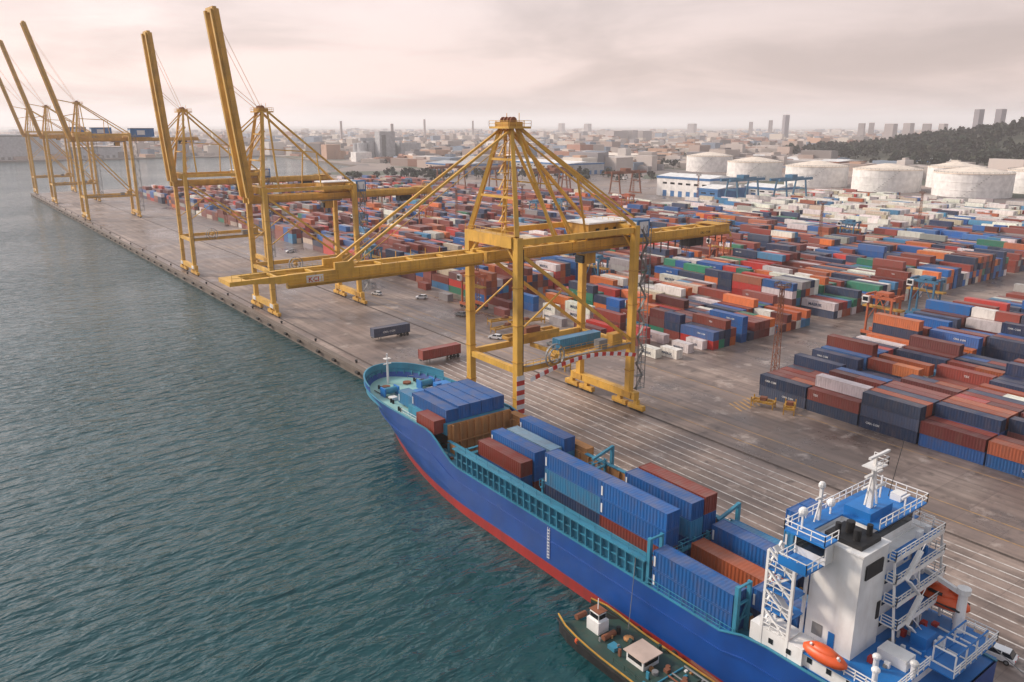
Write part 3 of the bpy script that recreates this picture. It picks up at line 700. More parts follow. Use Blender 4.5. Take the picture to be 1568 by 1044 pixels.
su=MB()
su.box(67.0,84.6,29.5,40.5,6.9,8.6,WHITE); su.box(66.5,69.2,38.0,44.5,6.91,9.0,WHITE)
for y in np.arange(30.5,43,2.2): su.box(66.94 if y<37.5 else 66.44,66.99 if y<37.5 else 66.49,y,y+.55,7.6,8.2,GLASS)
su.box(66.6,85.0,29.0,38.0,8.6,8.75,DECKB); su.box(69.21,84.9,38.01,40.6,8.6,8.75,DECKB)
su.box(69.2,74.2,34.3,39.6,8.75,20.6,WHITE)
su.box(69.05,74.35,34.15,39.75,20.6,20.8,WHITE)
su.box(69.9,73.6,34.9,39.0,20.8,21.3,BLACK)
for x,y,r_ in((70.8,36.0,.38),(71.9,37.4,.45),(72.8,35.8,.3),(70.6,38,.3)): su.cyl((x,y,21.3),(x,y,22.5),r_,BLACK,12)
su.box(74.4,83.8,34.8,40.4,8.75,18.6,WHITE)
for z in(17.8,): su.box(70.0,73.2,34.12,34.28,z,z+1.6,BLACK)
su.box(73.3,73.9,34.2,34.29,12,14,BLACK); su.box(69.13,69.19,36.2,36.9,8.8,10.8,DECKB)
su.box(69.14,69.19,37.6,38.8,9.6,11.0,GREY)
for z in(9.4,12.0,14.6,17.2):
    for x in(75.4,77.6,80.2,82.2): su.box(x,x+.7,34.72,34.79,z+.5,z+1.2,GLASS)
    for y in(35.8,37.3,38.9): su.box(83.81,83.86,y,y+.7,z+.5,z+1.2,GLASS)
    su.box(79.0,79.7,34.72,34.79,z-.6,z+1.2,DECKB)
su.box(74.3,83.6,36.0,40.8,18.61,18.8,WHITE)
su.box(64.8,69.0,37.6,40.8,18.5,18.7,DECKB); su.box(83.61,86.2,37.0,40.8,18.5,18.7,DECKB)
su.box(69.0,83.0,39.8,41.2,18.7,21.3,WHITE); su.box(74.4,83.0,36.3,39.79,18.8,21.3,WHITE); su.box(67.8,69.19,37.4,41.0,18.71,21.3,WHITE)
su.box(74.6,82.8,36.22,36.29,19.6,20.7,GLASS); su.box(67.74,67.79,37.6,40.8,19.6,20.8,GLASS); su.box(68,82.8,41.21,41.26,19.6,20.8,GLASS)
su.box(74.36,84.4,35.6,41.6,21.3,21.5,DECKB); su.box(66.6,74.35,39.76,41.6,21.3,21.5,DECKB); su.box(66.6,69.0,37.0,39.75,21.3,21.5,DECKB)
su.box(75.0,79.5,37.0,40,21.5,22.4,DECKB)
su.rail([(74.4,35.6,21.5),(84.4,35.6,21.5),(84.4,41.6,21.5),(66.6,41.6,21.5),(66.6,37,21.5),(69,37,21.5)],1.1,WHITE,1.2,.08)
su.rail([(64.8,37.6,18.7),(64.8,40.8,18.7),(67.7,40.8,18.7)],1.1,WHITE,1.0,.08); su.rail([(64.8,37.6,18.7),(68,37.6,18.7)],1.1,WHITE,1,.08)
su.rail([(86.2,37.0,18.7),(86.2,40.8,18.7),(83,40.8,18.7)],1.1,WHITE,1.0,.08); su.rail([(86.2,37,18.7),(83.6,37,18.7)],1.1,WHITE,1,.08)
su.box(64.72,64.79,37.6,40.8,18.7,19.6,DECKB)
for z in(9.05,11.4,13.8,16.2):
    su.box(66.5,69.15,39.8,43.2,z,z+.14,DECKB if z>10 else WHITE); su.rail([(69.1,43.2,z+.1),(66.5,43.2,z+.1),(66.5,39.8,z+.1)],1.1,WHITE,1.1,.09)
for x in(66.6,69.0):
    for y in(39.9,43.1): su.beam((x,y,7),(x,y,18.4),.3,.3,WHITE)
for i,z in enumerate((9.05,11.4,13.8,16.2)):
    a_,b_=((67.3,40.2),(67.3,42.9)) if i%2 else((67.3,42.9),(67.3,40.2))
    su.beam((a_[0],a_[1],z+.2),(b_[0],b_[1],z+2.5),.8,.18,WHITE)
    su.beam((66.6,39.9,z),(66.6,43.1,z+2.4),.24,.24,WHITE)
    su.beam((68.9,43.15,z+2.4),(66.7,43.15,z),.22,.22,WHITE)
for i,z in enumerate((11.3,13.8,16.3,18.75)):
    d_=32.4+0.35*i
    su.box(74.3,84.6,d_,34.75,z-.12,z,WHITE); su.box(74.4,84.5,d_+.1,34.7,z,z+.03,DECKB)
    su.rail([(74.3,34.1,z),(74.3,d_,z),(84.6,d_,z),(84.6,36,z)],1.1,WHITE,.9,.08,3)
    su.box(74.28,84.62,d_-.05,d_-.01,z-.1,z+.35,WHITE)
    xa,xb=((76.0,78.6) if i%2 else (78.6,76.0))
    su.beam((xa,d_-.45,z-2.5),(xb,d_-.45,z),.6,.15,WHITE); su.beam((xa,d_-.8,z-1.5),(xb,d_-.8,z+1),.07,.07,WHITE)
    su.box(83.85,85.0,34.8,40.4,z-.12,z,WHITE); su.rail([(85.0,34.8,z),(85.0,40.4,z)],1.1,WHITE,1.1,.08)
    for x,w_ in((80.6,.8),(82.6,.5)): su.box(x,x+w_,34.2,34.7,z+.04,z+.9,[REDP,WHITE,DECKB,WHITE][i])
for x in(74.4,79.5,84.5): su.beam((x,32.5,8.7),(x,33.6,18.7),.2,.2,WHITE)
su.beam((76.5,38,22.4),(76.5,38,28.2),.5,.5,WHITE,.3,.3); su.box(74.9,78.1,37.85,38.15,26.2,26.4,WHITE); su.box(75.3,77.7,37.2,38.8,27.2,27.3,WHITE)
su.box(74.8,78.6,37.6,37.9,28.4,28.65,WHITE); su.beam((75.4,38,23),(76.4,38,27),.18,.18,WHITE); su.beam((77.9,38,22.4),(76.6,38,27),.2,.2,WHITE); su.box(75.2,77.2,38.3,38.5,24.6,24.8,WHITE)
su.box(75.6,77.4,37.0,37.2,25.2,25.45,WHITE)
su.rail([(75.3,37.2,27.3),(77.7,37.2,27.3),(77.7,38.8,27.3)],.9,WHITE,.8,.07)
for z in np.arange(22.5,28,.5): su.box(76.8,77.2,37.6,37.66,z,z+.06,WHITE)
su.beam((71.2,40.6,21.5),(71.2,40.6,25.2),.3,.3,WHITE); su.box(70.3,72.1,40.5,40.7,24.0,24.2,WHITE); su.ell((71.2,40.6,25.5),.4,.4,.45,WHITE,8,5); su.beam((70.4,40.6,21.5),(71.1,40.6,23.6),.14,.14,WHITE)
su.beam((68.0,40.5,21.5),(68.0,40.5,23.2),.18,.18,WHITE); su.ell((68.0,40.5,23.5),.5,.5,.5,WHITE,10,6)
su.beam((82.5,39,21.5),(84.4,39,28.0),.06,.06,BLACK); su.beam((80.5,39,21.5),(80.5,39,24.6),.16,.16,WHITE); su.ell((73.4,40.6,22.8),.45,.45,.5,WHITE,10,6); su.beam((73.4,40.6,21.5),(73.4,40.6,22.5),.16,.16,WHITE)
su.beam((81.0,36.4,21.5),(81,36.4,22.9),.15,.15,WHITE); su.box(80.2,81.8,36.3,36.5,22.8,23.0,WHITE); su.box(82,83.4,37.4,38.6,21.5,22.3,WHITE)
for x in(76,79,82): su.beam((x,27,8.75),(x,31.5,8.95),.15,.15,WHITE)
su.box(74.9,84.6,26.6,28.99,8.6,8.75,DECKB); su.box(72,74,30,33,8.76,9.9,WHITE); su.box(77,79.2,30.4,32.1,8.76,10.1,DECKB)
su.rail([(84.8,34.7,8.75),(84.8,26.6,8.75),(75,26.6,8.75)],1.15,WHITE,1.1,.09,3); su.rail([(66.8,38,8.75),(66.8,29,8.75),(75,29,8.75)],1.15,WHITE,1.1,.09,3)
for y in(27,29.2):
    su.beam((76,y,8.85),(83.0,y,8.85),.15,.15,DECKB); su.beam((76,y,10.6),(83.0,y,10.6),.14,.14,DECKB)
    for x in(76,78.4,80.7,83.0): su.beam((x,y,8.75),(x,y,10.6),.14,.14,WHITE)
for x in(76,78.4,80.7,83.0): su.beam((x,27,10.6),(x,29.2,10.6),.14,.14,WHITE)
su.cyl((83.3,30.0,8.75),(83.3,30.0,13.4),.55,WHITE,14,.45); su.beam((83.3,30.0,13.2),(83.3,34.3,14.2),.4,.5,WHITE); su.cyl((83.3,30,13.4),(83.3,30,14),.7,WHITE,12)
for y in(30.9,33.9):
    su.beam((84.4,y,8.75),(85.3,y,12.9),.25,.3,WHITE); su.beam((85.3,y,12.9),(83.2,y,13.5),.25,.25,WHITE)
    su.beam((67.4,y+3,8.75),(66.0,y+3,10.8),.2,.25,WHITE)
for x,y in((68.0,31),(70,32),(72,31.2-2)): su.cyl((x,y,8.75),(x,y,10.2),.28,WHITE,10); su.ell((x,y,10.3),.45,.45,.35,WHITE,10,5)
for i in range(22):
    x=random.uniform(70,82);y=random.uniform(29.5,33.8); su.box(x,x+random.uniform(.2,.7),y,y+random.uniform(.2,.7),8.76,8.9+random.uniform(.1,.8),random.choice([WHITE,DECKB,GREY,REDP,WHITE]))
sp_build(su,'superstructure')
lb=MB(); lb.ell((84.0,32.4,11.3),1.3,3.1,1.0,ORANGE,16,9); lb.ell((84.0,32.7,12.1),1.0,2.3,.8,ORANGE,14,7); lb.box(82.68,85.32,29.9,34.9,11.2,11.35,BLACK); lb.box(83.6,84.4,30.7,31.6,12.4,13.1,ORANGE)
lb.box(82.95,83.2,32,33.5,12.1,12.4,GLASS); sp_build(lb,'lifeboat',True)
lb=MB(); lb.ell((66.6,35.6,9.8),1.05,2.5,.8,ORANGE,16,9); lb.ell((66.6,35.8,10.3),.75,1.7,.55,ORANGE,14,7); sp_build(lb,'rescue_boat',True)

# ---------------------------------------------------------------- bunker barge alongside
bg=MB(); bx=61.3
prof=[]
BH=3.8
for t in np.linspace(0,1,22):
    y=22+t*48.0; h=BH
    if t>.84: h=BH*(1-((t-.84)/.16)**2.6)**.55
    if t<.06: h=BH*(.8+.2*t/.06)
    prof.append((y,h))
n=len(prof)
for sg in(-1,1):
    vs=[(bx+sg*h*.9,y,-3.2) for y,h in prof]+[(bx+sg*h,y,-.85+.6*ss((y-58)/11)) for y,h in prof]+[(bx+sg*h,y,-.4+.8*ss((y-58)/11)) for y,h in prof]
    bg.add(vs,[(i,i+1,n+i+1,n+i) for i in range(n-1)],BLACK); bg.add(vs,[(n+i,n+i+1,2*n+i+1,2*n+i) for i in range(n-1)],DGREEN)
    for i in range(n-1): bg.beam(vs[2*n+i],vs[2*n+i+1],.18,.12,YELD); bg.beam(Vector(vs[n+i])+Vector((sg*.1,0,0)),Vector(vs[n+i+1])+Vector((sg*.1,0,0)),.25,.25,RUBBER)
ringp=[(bx-h+.02,y,-.7) for y,h in prof]+[(bx+h-.02,y,-.7) for y,h in prof][::-1]
bg.add(ringp,[tuple(range(len(ringp)))],DGREEN)
bg.box(bx-2.3,bx+2.3,24,52,-.69,-.1,DGREEN)
for y in np.arange(25,52,2.6):
    bg.box(bx-2.35,bx+2.35,y,y+.15,-.1,.1,TEAL if y%2>1 else DGREEN); bg.cyl((bx-1,y+1.4,-.1),(bx-1,y+1.4,.3),.4,GREY,10); bg.cyl((bx+1,y+1.2,-.1),(bx+1,y+1.2,.2),.3,RUST,8)
    bg.box(bx+.1,bx+.7,y+.5,y+1.1,-.1,.35,RUST); bg.box(bx-3.2,bx-2.8,y+.8,y+1.4,-.69,-.1,TEAL)
for i in range(40):
    x=bx+random.uniform(-3,3); y=random.uniform(25,62); bg.box(x,x+random.uniform(.15,.5),y,y+random.uniform(.2,.7),-.69,random.uniform(-.3,.3),random.choice([GREY,RUST,TEAL,DGREEN,TAN,WHITE]))
for x in(-2.6,-.3,.4,2.5): bg.cyl((bx+x,24,.25),(bx+x,51,.25),.11,RUST if x<0 else GREY,6)
bg.box(bx-1.3,bx+1.4,54.0,56.8,-.69,.7,WHITE); bg.box(bx-1.6,bx+1.7,53.7,57.1,.7,.82,BRICKT); bg.box(bx-1.1,bx+1.2,53.94,53.99,-.1,.5,GLASS); bg.box(bx-1.36,bx-1.31,54.3,56.5,-.1,.5,GLASS)
bg.box(bx-.9,bx+.9,62.2,64.4,-.69,1.0,WHITE); bg.box(bx-.65,bx+.65,62.5,64.1,1.0,2.2,WHITE); bg.box(bx-.55,bx+.55,62.42,62.48,1.3,1.9,GLASS); bg.box(bx-.71,bx-.66,62.6,64.0,1.3,1.9,GLASS); bg.box(bx-.75,bx+.75,62.35,64.2,2.2,2.28,RUST); bg.beam((bx,63.3,2.2),(bx,63.3,3.8),.1,.1,WHITE)
bg.cyl((bx+1.5,61,-.7),(bx+1.5,61,.3),.3,BLACK,8); bg.cyl((bx-1,61.2,-.4),(bx+1,61.2,-.4),.4,RUST,10); bg.box(bx-1.6,bx-.5,58.6,59.8,-.69,-.2,TEAL)
bg.cyl((bx-.8,66.5,-.4),(bx+.8,66.5,-.4),.4,RUST,10); bg.ell((bx+1.6,59.3,-.45),.7,.7,.25,TAN,12,5)
bg.rail([(bx-3.3,24,-.4),(bx-3.3,57,-.4)],.8,DGREEN,1.8,.06)
for y in(30,36,42,48,54,60): bg.cyl((bx+3.9,y,-.8),(bx+4.3,y,-.8),.55,RUBBER,12)
for y in(40,52,63): bg.ell((bx-3.8,y,-.6),.3,.3,.45,ORANGE,8,5)
bg.beam((bx+1.1,44.2,-.1),(bx+1.1,44.2,2.4),.3,.3,RUST); bg.beam((bx+1.1,44.2,2.4),(bx+1.1,49,2.8),.22,.25,RUST)
bg.build('bunker_barge')
ml=MB()
def line(p,q_,sag=1.0):
    p=Vector(p);q_=Vector(q_);pr=p
    for i in range(1,11):
        t=i/10; c=p.lerp(q_,t)+Vector((0,0,-4*sag*t*(1-t))); ml.cyl(pr,c,.05,GREY,5); pr=c
line((79,143,9.6),(87.9,160,.8)); line((80,142,9.6),(87.9,187,.8),1.5); line((83.5,137,9.4),(87.9,160,.8),.5); line((66.4,62,8.6),(63.5,60,.2),.3); line((84,27,8.6),(88,12,.8),.6)
ml.build('mooring_lines')

# ---------------------------------------------------------------- vehicles
CARW=paint('car_white',(0.75,0.75,0.75),0.25,0.05); CARR=paint('car_red',(0.4,0.02,0.02),0.25,0.05); CARG=paint('car_grey',(0.15,0.16,0.17),0.25,0.05)
def car(x,y,rz,mat):
    m=MB(); m.M=Matrix.Translation((x,y,.03))@Matrix.Rotation(math.radians(rz),4,'Z')
    body=[(-2.15,.35),(-2.2,.75),(-2.0,.95),(-1.1,1.02),(1.3,1.0),(2.0,.85),(2.15,.6),(2.1,.32)]
    m.prism(body,-.88,.88,mat)
    cab=[(-1.95,.98),(-1.6,1.42),(.3,1.5),(1.15,1.0)]
    n=4; vs=[(-.82,a_,b_) if b_<1.2 else(-.66,a_,b_) for a_,b_ in cab]+[(.82,a_,b_) if b_<1.2 else(.66,a_,b_) for a_,b_ in cab]
    m.add(vs,[(i,(i+1)%n,n+(i+1)%n,n+i) for i in range(n)]+[(3,2,1,0),(4,5,6,7)],GLASS)
    m.box(-.64,.64,-1.5,.25,1.43,1.53,mat)
    for yy in(-.7,): m.box(-.84,.84,yy-.05,yy+.05,1.0,1.45,mat)
    for xx in(-.9,.68):
        for yy in(-1.35,1.35): m.cyl((xx,yy,.33),(xx+.22,yy,.33),.33,RUBBER,14); m.cyl((xx-.01,yy,.33),(xx+.23,yy,.33),.18,GREY,10)
    for xx in(-.7,.5): m.box(xx,xx+.25,2.1,2.16,.6,.74,LETW); m.box(xx,xx+.25,-2.22,-2.16,.7,.85,REDP)
    m.box(-1.02,-.86,.7,.85,.95,1.1,mat); m.box(.86,1.02,.7,.85,.95,1.1,mat)
    m.build('parked_car')
car(95.3,29.8,8,CARW)
for x,y,r_,mm in((133,262,20,CARW),(137,300,80,CARR),(140,215,10,CARG),(136,330,0,CARW),(146,380,90,CARW),(132,184,30,CARW),(143,246,60,CARW),(141,168,0,CARG)): car(x,y,r_,mm)
def trailer(x,y,rz,ccol):
    root=empty('container_trailer',(x,y,0)); root.rotation_euler=(0,0,math.radians(rz))
    m=MB()
    m.box(-.5,.5,-6.2,6.2,.75,1.0,BLACK)
    for yy in(-5.2,-4.1,-3.0):
        for xx in(-1.2,.85): m.cyl((xx,yy,.48),(xx+.35,yy,.48),.46,RUBBER,12)
    for xx in(-.9,.7): m.box(xx,xx+.2,3.6,3.8,.03,1.0,GREY)
    for yy in(-6.1,5.9): m.box(-1.2,1.2,yy,yy+.2,.95,1.1,GREY)
    m.build('chassis',root)
    s_=Stack(); s_.put(-1.22,-6.1,1.1,ccol,40,True); s_.build('container',root)
    if ccol=='navy':
        l=MB(); v,f=TXT['CMA CGM']; l.add([(-1.27,3.2-p[0]*.9,2.0+p[1]*.9) for p in v],f,LETW); l.build('lettering',root)
trailer(107.8,204.6,90,'navy'); trailer(107.5,176,90,'brown')
def straddle(x,y,mat,hh=13,rz=0):
    m=MB(); m.M=Matrix.Translation((x,y,.03))@Matrix.Rotation(math.radians(rz),4,'Z')
    for sx in(-2.4,2.4):
        m.box(sx-.4,sx+.4,-4.8,4.8,1.0,1.9,mat)
        for yy in(-4,-1.4,1.4,4): m.cyl((sx-.3,yy,.8),(sx+.3,yy,.8),.78,RUBBER,12)
        for yy in(-3.6,3.6): m.beam((sx,yy,1.9),(sx,yy,hh),.5,.6,mat)
        m.box(sx-.3,sx+.3,-4.6,4.6,hh,hh+.8,mat)
        m.beam((sx,-3.6,5),(sx,0,hh),.2,.2,mat); m.beam((sx,3.6,5),(sx,0,hh),.2,.2,mat)
    for yy in(-4.2,0,4.2): m.beam((-2.7,yy,hh+.9),(2.7,yy,hh+.9),.5,.6,mat)
    m.box(-1.6,1.6,-2,2,hh+.8,hh+1.8,mat); m.box(-3.6,-2.7,3,5,hh-1.4,hh+.6,WHITE); m.box(-3.66,-3.6,3.2,4.8,hh-.9,hh+.3,GLASS)
    m.box(-1.2,1.2,-6,6,hh-3.2,hh-2.7,YELD)
    for a_ in(-1,1):
        for b_ in(-3,3): m.beam((a_,b_,hh-2.7),(a_,b_,hh+.9),.06,.06,BLACK)
    m.rail([(-2.8,-4.8,hh+.8),(2.8,-4.8,hh+.8)],1,mat,1.4)
    m.build('straddle_carrier')
SBL=paint('straddle_blue',(0.04,0.16,0.28),0.5,0.4); SOR=paint('straddle_orange',(0.46,0.11,0.04),0.55,0.4)
straddle(262,121,SBL,12); straddle(150,222,SOR,11); straddle(151,300,SBL,11); straddle(226,116,SOR,12); straddle(205,219,SBL,12)
for x,y in((281,219),(322,400),(343,400),(219,495),(384,219),(405,400),(300,586),(198,401),(240,401)): straddle(x-2.2,y,SOR if random.random()<.7 else SBL,13)
def rmg(x,y,mat):
    m=MB()
    for sx in(-13,13):
        for yy in(-7,7): m.beam((x+sx,y+yy,1),(x+sx,y+yy*.6,19),1.0,1.0,mat)
        m.box(x+sx-.6,x+sx+.6,y-8,y+8,.8,2,mat)
        m.box(x+sx-.4,x+sx+.4,y-4,y+4,12,12.8,mat)
    for yy in(-4.2,4.2): m.box(x-22,x+22,y+yy-.7,y+yy+.7,19,21,mat)
    m.box(x-4,x+3,y-3.4,y+3.4,21.01,23.6,mat); m.box(x-3,x+1,y-1,y+1,14,16.5,WHITE)
    m.rail([(x-22,y-5,21),(x+22,y-5,21)],1.2,mat,3,.12)
    m.build('rail_mounted_gantry')
for x,y in((470,560),(500,600),(470,640),(520,520),(440,690),(525,395),(560,375)): rmg(x,y,SBL if y<400 else RUST)
def mast(x,y,h=24,mat=RUST):
    m=MB(); w=.75
    for sx in(-1,1):
        for sy in(-1,1): m.beam((x+sx*w,y+sy*w,0),(x+sx*w*.45,y+sy*w*.45,h),.14,.14,mat)
    k=int(h/1.6)
    for i in range(k):
        z0=i*h/k;z1=(i+1)*h/k;w0=w*(1-.55*z0/h);w1=w*(1-.55*z1/h); s1=1 if i%2 else -1
        for sy in(-1,1): m.beam((x-s1*w0,y+sy*w0,z0),(x+s1*w1,y+sy*w1,z1),.08,.08,mat); m.beam((x+sy*w0,y-s1*w0,z0),(x+sy*w1,y+s1*w1,z1),.08,.08,mat)
    m.box(x-1.4,x+1.4,y-1.4,y+1.4,h,h+.12,mat); m.rail([(x-1.4,y-1.4,h),(x+1.4,y-1.4,h),(x+1.4,y+1.4,h),(x-1.4,y+1.4,h),(x-1.4,y-1.4,h)],1,mat,1.3,.08)
    for i in range(3):
        for s_ in(-1,1): m.box(x-1+i*.8,x-.6+i*.8,y+s_*1.5-.12,y+s_*1.5+.12,h+.8,h+1.3,GREY)
    m.box(x-1.1,x+1.1,y-1.1,y+1.1,0.03,.6,CONC)
    m.build('lighting_mast')
for x,y in((164,109.5),(154,226),(154,320),(260,222),(360,222),(260,402),(360,402),(154,505),(260,584),(460,222),(560,140),(400,132),(210,222),(310,402),(210,402),(410,402),(480,402)): mast(x,y)
def gspread(x,y,rz,L_=2.4):
    m=MB(); m.M=Matrix.Translation((x,y,.03))@Matrix.Rotation(math.radians(rz),4,'Z')
    for sx in(-1.0,1.0): m.beam((sx,-L_,1.4),(sx,L_,1.4),.3,.5,YELD)
    for k in(-1,-.33,.33,1): m.beam((-1.2,k*L_,1.4),(1.2,k*L_,1.4),.35,.45,YELD)
    for sx in(-1.1,1.1):
        for yy in(-L_,L_): m.beam((sx,yy,0),(sx,yy,2.3),.25,.25,YELD)
    m.box(-.7,.7,-.7,.7,1.65,2.4,RUST)
    m.build('container_spreader')
gspread(146.5,100,20); gspread(148.5,94.5,-60); gspread(150,192,80,6); gspread(146,198,85,6); gspread(141,190,95,6); gspread(128,150,10,3)

# ---------------------------------------------------------------- buildings and tanks
for x,y,r_ in((757,478,31),(757,402,31),(762,325,32),(788,578,31),(880,720,31),(850,380,26),(845,300,28)):
    m=MB(); m.cyl((x,y,0),(x,y,20),r_,TANKW,48); m.cyl((x,y,20),(x,y,20.8),r_+.4,TANKR,48); m.cyl((x,y,20.8),(x,y,25.5),r_-.5,TANKR,48,r_*.12)
    for z in(6,13): m.cyl((x,y,z),(x,y,z+.5),r_+.25,TANKW,48)
    m.rail([(x+r_*math.cos(t),y+r_*math.sin(t),20.8) for t in np.linspace(0,2*math.pi,25)],1.2,GREY,4,.15)
    for i in range(14):
        t=3.3+i*.05; m.box(x+(r_+.9)*math.cos(t)-.5,x+(r_+.9)*math.cos(t)+.5,y+(r_+.9)*math.sin(t)-.5,y+(r_+.9)*math.sin(t)+.5,i*1.5,i*1.5+.3,GREY)
    m.build('storage_tank')
def warehouse(x0,x1,y0,y1,h,wall,trim,roof,nm='warehouse'):
    m=MB(); m.box(x0,x1,y0,y1,0,h,wall); m.box(x0-.4,x1+.4,y0-.4,y1+.4,h-1.6,h+.3,trim)
    xm=(x0+x1)/2; m.add([(x0-.3,y0-.3,h+.31),(x1+.3,y0-.3,h+.31),(x1+.3,y1+.3,h+.31),(x0-.3,y1+.3,h+.31),(xm,y0-.3,h+2.4),(xm,y1+.3,h+2.4)],[(0,4,5,3),(4,1,2,5),(0,1,4),(3,5,2)],roof)
    k=int((y1-y0)/9)
    for i in range(k):
        yy=y0+3+i*9; m.box(x0-.06,x0-.01,yy,yy+4.5,0,min(5,h*.5),trim); m.box(x0-.06,x0-.01,yy,yy+5,h*.62,h*.72,GLASS)
    k=int((x1-x0)/10)
    for i in range(k): xx=x0+3+i*10; m.box(xx,xx+5,y0-.06,y0-.01,0,min(5,h*.5),trim)
    m.build(nm)
warehouse(540,575,440,500,17,TANKW,WBLUE,WHITE); warehouse(520,560,415,436,11,WBLUE,WBLUE,TANKW); warehouse(578,610,400,436,10,TANKW,WBLUE,WHITE)
for (x,y,a_,b_,h) in((660,760,60,120,14),(760,820,80,70,12),(560,850,60,90,12),(900,900,90,90,14),(1000,600,70,120,13),(1040,780,120,60,12),(950,1080,90,140,14),(700,960,70,90,16),(1150,520,80,90,12)):
    warehouse(x,x+a_,y,y+b_,h,random.choice([TANKW,BRICKT,SILO]),random.choice([WBLUE,RUST,GREY]),random.choice([WHITE,TANKR,SILO]))
m=MB()
for i in range(5):
    for j in range(2): m.cyl((640+i*17,1290+j*17,0),(640+i*17,1290+j*17,30+4*(i%2)),8.6,SILO,20)
m.box(660,690,1262,1280,0,50,SILO); m.box(700,740,1258,1278,0,30,SILO); m.box(664,672,1261.9,1262,8,44,GREY); m.box(640,725,1296,1304,34,39,SILO); m.box(610,640,1255,1275,0,16,TANKW)
m.build('grain_silo_complex')
warehouse(60,230,1700,1790,42,SILO,GREY,SILO,'harbour_shed'); warehouse(250,330,1690,1760,20,SILO,GREY,BRICKT,'harbour_shed')
def boxes(rows):
    t=MB(); t.box(0,1,0,1,0,1,None); V=np.array(t.v,dtype=np.float32);F=np.array(t.f,dtype=np.int32)
    Vs=[];Fs=[];Cs=[]
    for i,(x,y,z,a_,b_,h,rz,c) in enumerate(rows):
        P=(V-np.array([.5,.5,0]))*np.array([a_,b_,h]); cr,sr=math.cos(rz),math.sin(rz)
        Q=np.stack([P[:,0]*cr-P[:,1]*sr+x,P[:,0]*sr+P[:,1]*cr+y,P[:,2]+z],1)
        Vs.append(Q);Fs.append(F+8*i);Cs.append(np.tile(np.array([*c,1]),(8,1)))
    return np.concatenate(Vs),np.concatenate(Fs),np.concatenate(Cs)
def inwater(x,y): return x<620 and y<1680 and not(y<870 and x>86)
HX,HY,HS,HH=1680,262,300,112
def hill(x,y):
    d=((x-HX)/(HS*1.0))**2+((y-HY)/(HS*1.15))**2
    h=HH*math.exp(-.5*d)
    return max(0,h-5)+2.5*math.sin(x*.02)*math.cos(y*.023)*(1 if h>8 else 0)
pal=[(.46,.39,.35),(.54,.47,.43),(.38,.29,.25),(.64,.59,.55),(.34,.17,.12),(.28,.26,.27),(.20,.25,.32),(.48,.30,.21),(.60,.53,.46),(.22,.19,.18)]
rows=[]
for i in range(9500):
    r_=850*math.exp(rng.uniform(0,2.2)); az=math.radians(rng.uniform(-4,86))
    x=r_*math.sin(az); y=r_*math.cos(az)
    if inwater(x,y) or (x<700 and y<900) or hill(x,y)>6: continue
    if 700<x<930 and 230<y<770: continue
    a_=rng.uniform(6,32)*(1+r_/9000); b_=rng.uniform(8,44)*(1+r_/9000); h=rng.choice([4,6,8,11,15,20,26],p=[.24,.26,.2,.14,.09,.05,.02])*(1+.15*(r_>2500))
    cc=pal[rng.integers(len(pal))]; rz=rng.uniform(-.2,.5)
    rows.append((x,y,0,a_,b_,h,rz,cc))
    if rng.uniform()<.5: rows.append((x,y,h,a_*.45,b_*.4,rng.uniform(1.5,4),rz,pal[rng.integers(len(pal))]))
def azr(u,r_):
    a_=math.radians(36.9)+math.atan((u-784)/1245.0); return r_*math.sin(a_),r_*math.cos(a_)
for u,r_,h,w in((1203,3600,100,22),(1180,3900,80,20),(1150,4200,74,20),(1320,3300,66,26),(1335,3350,68,22),(1365,3000,64,36),(1392,3050,66,30),(1420,2900,64,30),(1445,2900,64,22),(1497,2600,102,20),(1530,2650,103,22),(945,2800,40,60),(965,2850,42,50),(985,2900,40,50),(650,3000,80,6),(724,3200,76,6),(522,2600,72,6),(600,2500,64,8),(1060,5000,66,50),(900,5200,66,40),(860,6000,70,40)):
    x,y=azr(u,r_); rows.append((x,y,0,w,w*.8,h,rng.uniform(-.3,.5),(.38,.33,.32) if h<100 else (.22,.20,.22)))
V,F,Cc=boxes(rows); fast_mesh('distant_city_buildings',V,F,Cc,CITYM)
g=MB(); n=70; vs=[];fs=[]
for i in range(n+1):
    for j in range(n+1):
        x=700+2400*i/n; y=-900+2500*j/n; vs.append((x,y,hill(x,y)-0.3))
for i in range(n):
    for j in range(n):
        k=i*(n+1)+j; fs.append((k,k+n+1,k+n+2,k+1))
HM=paint('hillside_scrub',(0.045,0.048,0.028),0.9,0.5,0.02,(0.13,0.10,0.07),streak=False)
g.add(vs,fs,HM); g.build('hill',smooth=True)
def tree_template(seed,pine):
    r=np.random.default_rng(seed); V=[];F=[]
    nq=46
    for i in range(nq):
        if pine: t=r.uniform(0,1); rad=(1-t)*.42+.04; a_=r.uniform(0,6.28); p=np.array([math.cos(a_)*rad*r.uniform(.5,1),math.sin(a_)*rad*r.uniform(.5,1),.2+t*.8])
        else: d=r.normal(size=3); d/=np.linalg.norm(d); p=np.array([0,0,.62])+d*np.array([.42,.42,.32])*r.uniform(.6,1)
        a1=r.normal(size=3); a1/=np.linalg.norm(a1); a2=np.cross(a1,r.normal(size=3)); a2/=np.linalg.norm(a2); s_=r.uniform(.09,.17)
        b=len(V); V+=[p-a1*s_,p-a2*s_,p+a1*s_,p+a2*s_]; F.append((b,b+1,b+2,b+3))
    b=len(V)
    for k in range(4):
        t=k*math.pi/2; V+=[np.array([.03*math.cos(t),.03*math.sin(t),0]),np.array([.015*math.cos(t),.015*math.sin(t),.6])]
    for k in range(4): F.append((b+2*k,b+(2*k+2)%8,b+(2*k+3)%8,b+2*k+1))
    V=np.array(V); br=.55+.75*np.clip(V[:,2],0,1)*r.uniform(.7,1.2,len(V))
    return V,np.array(F),br
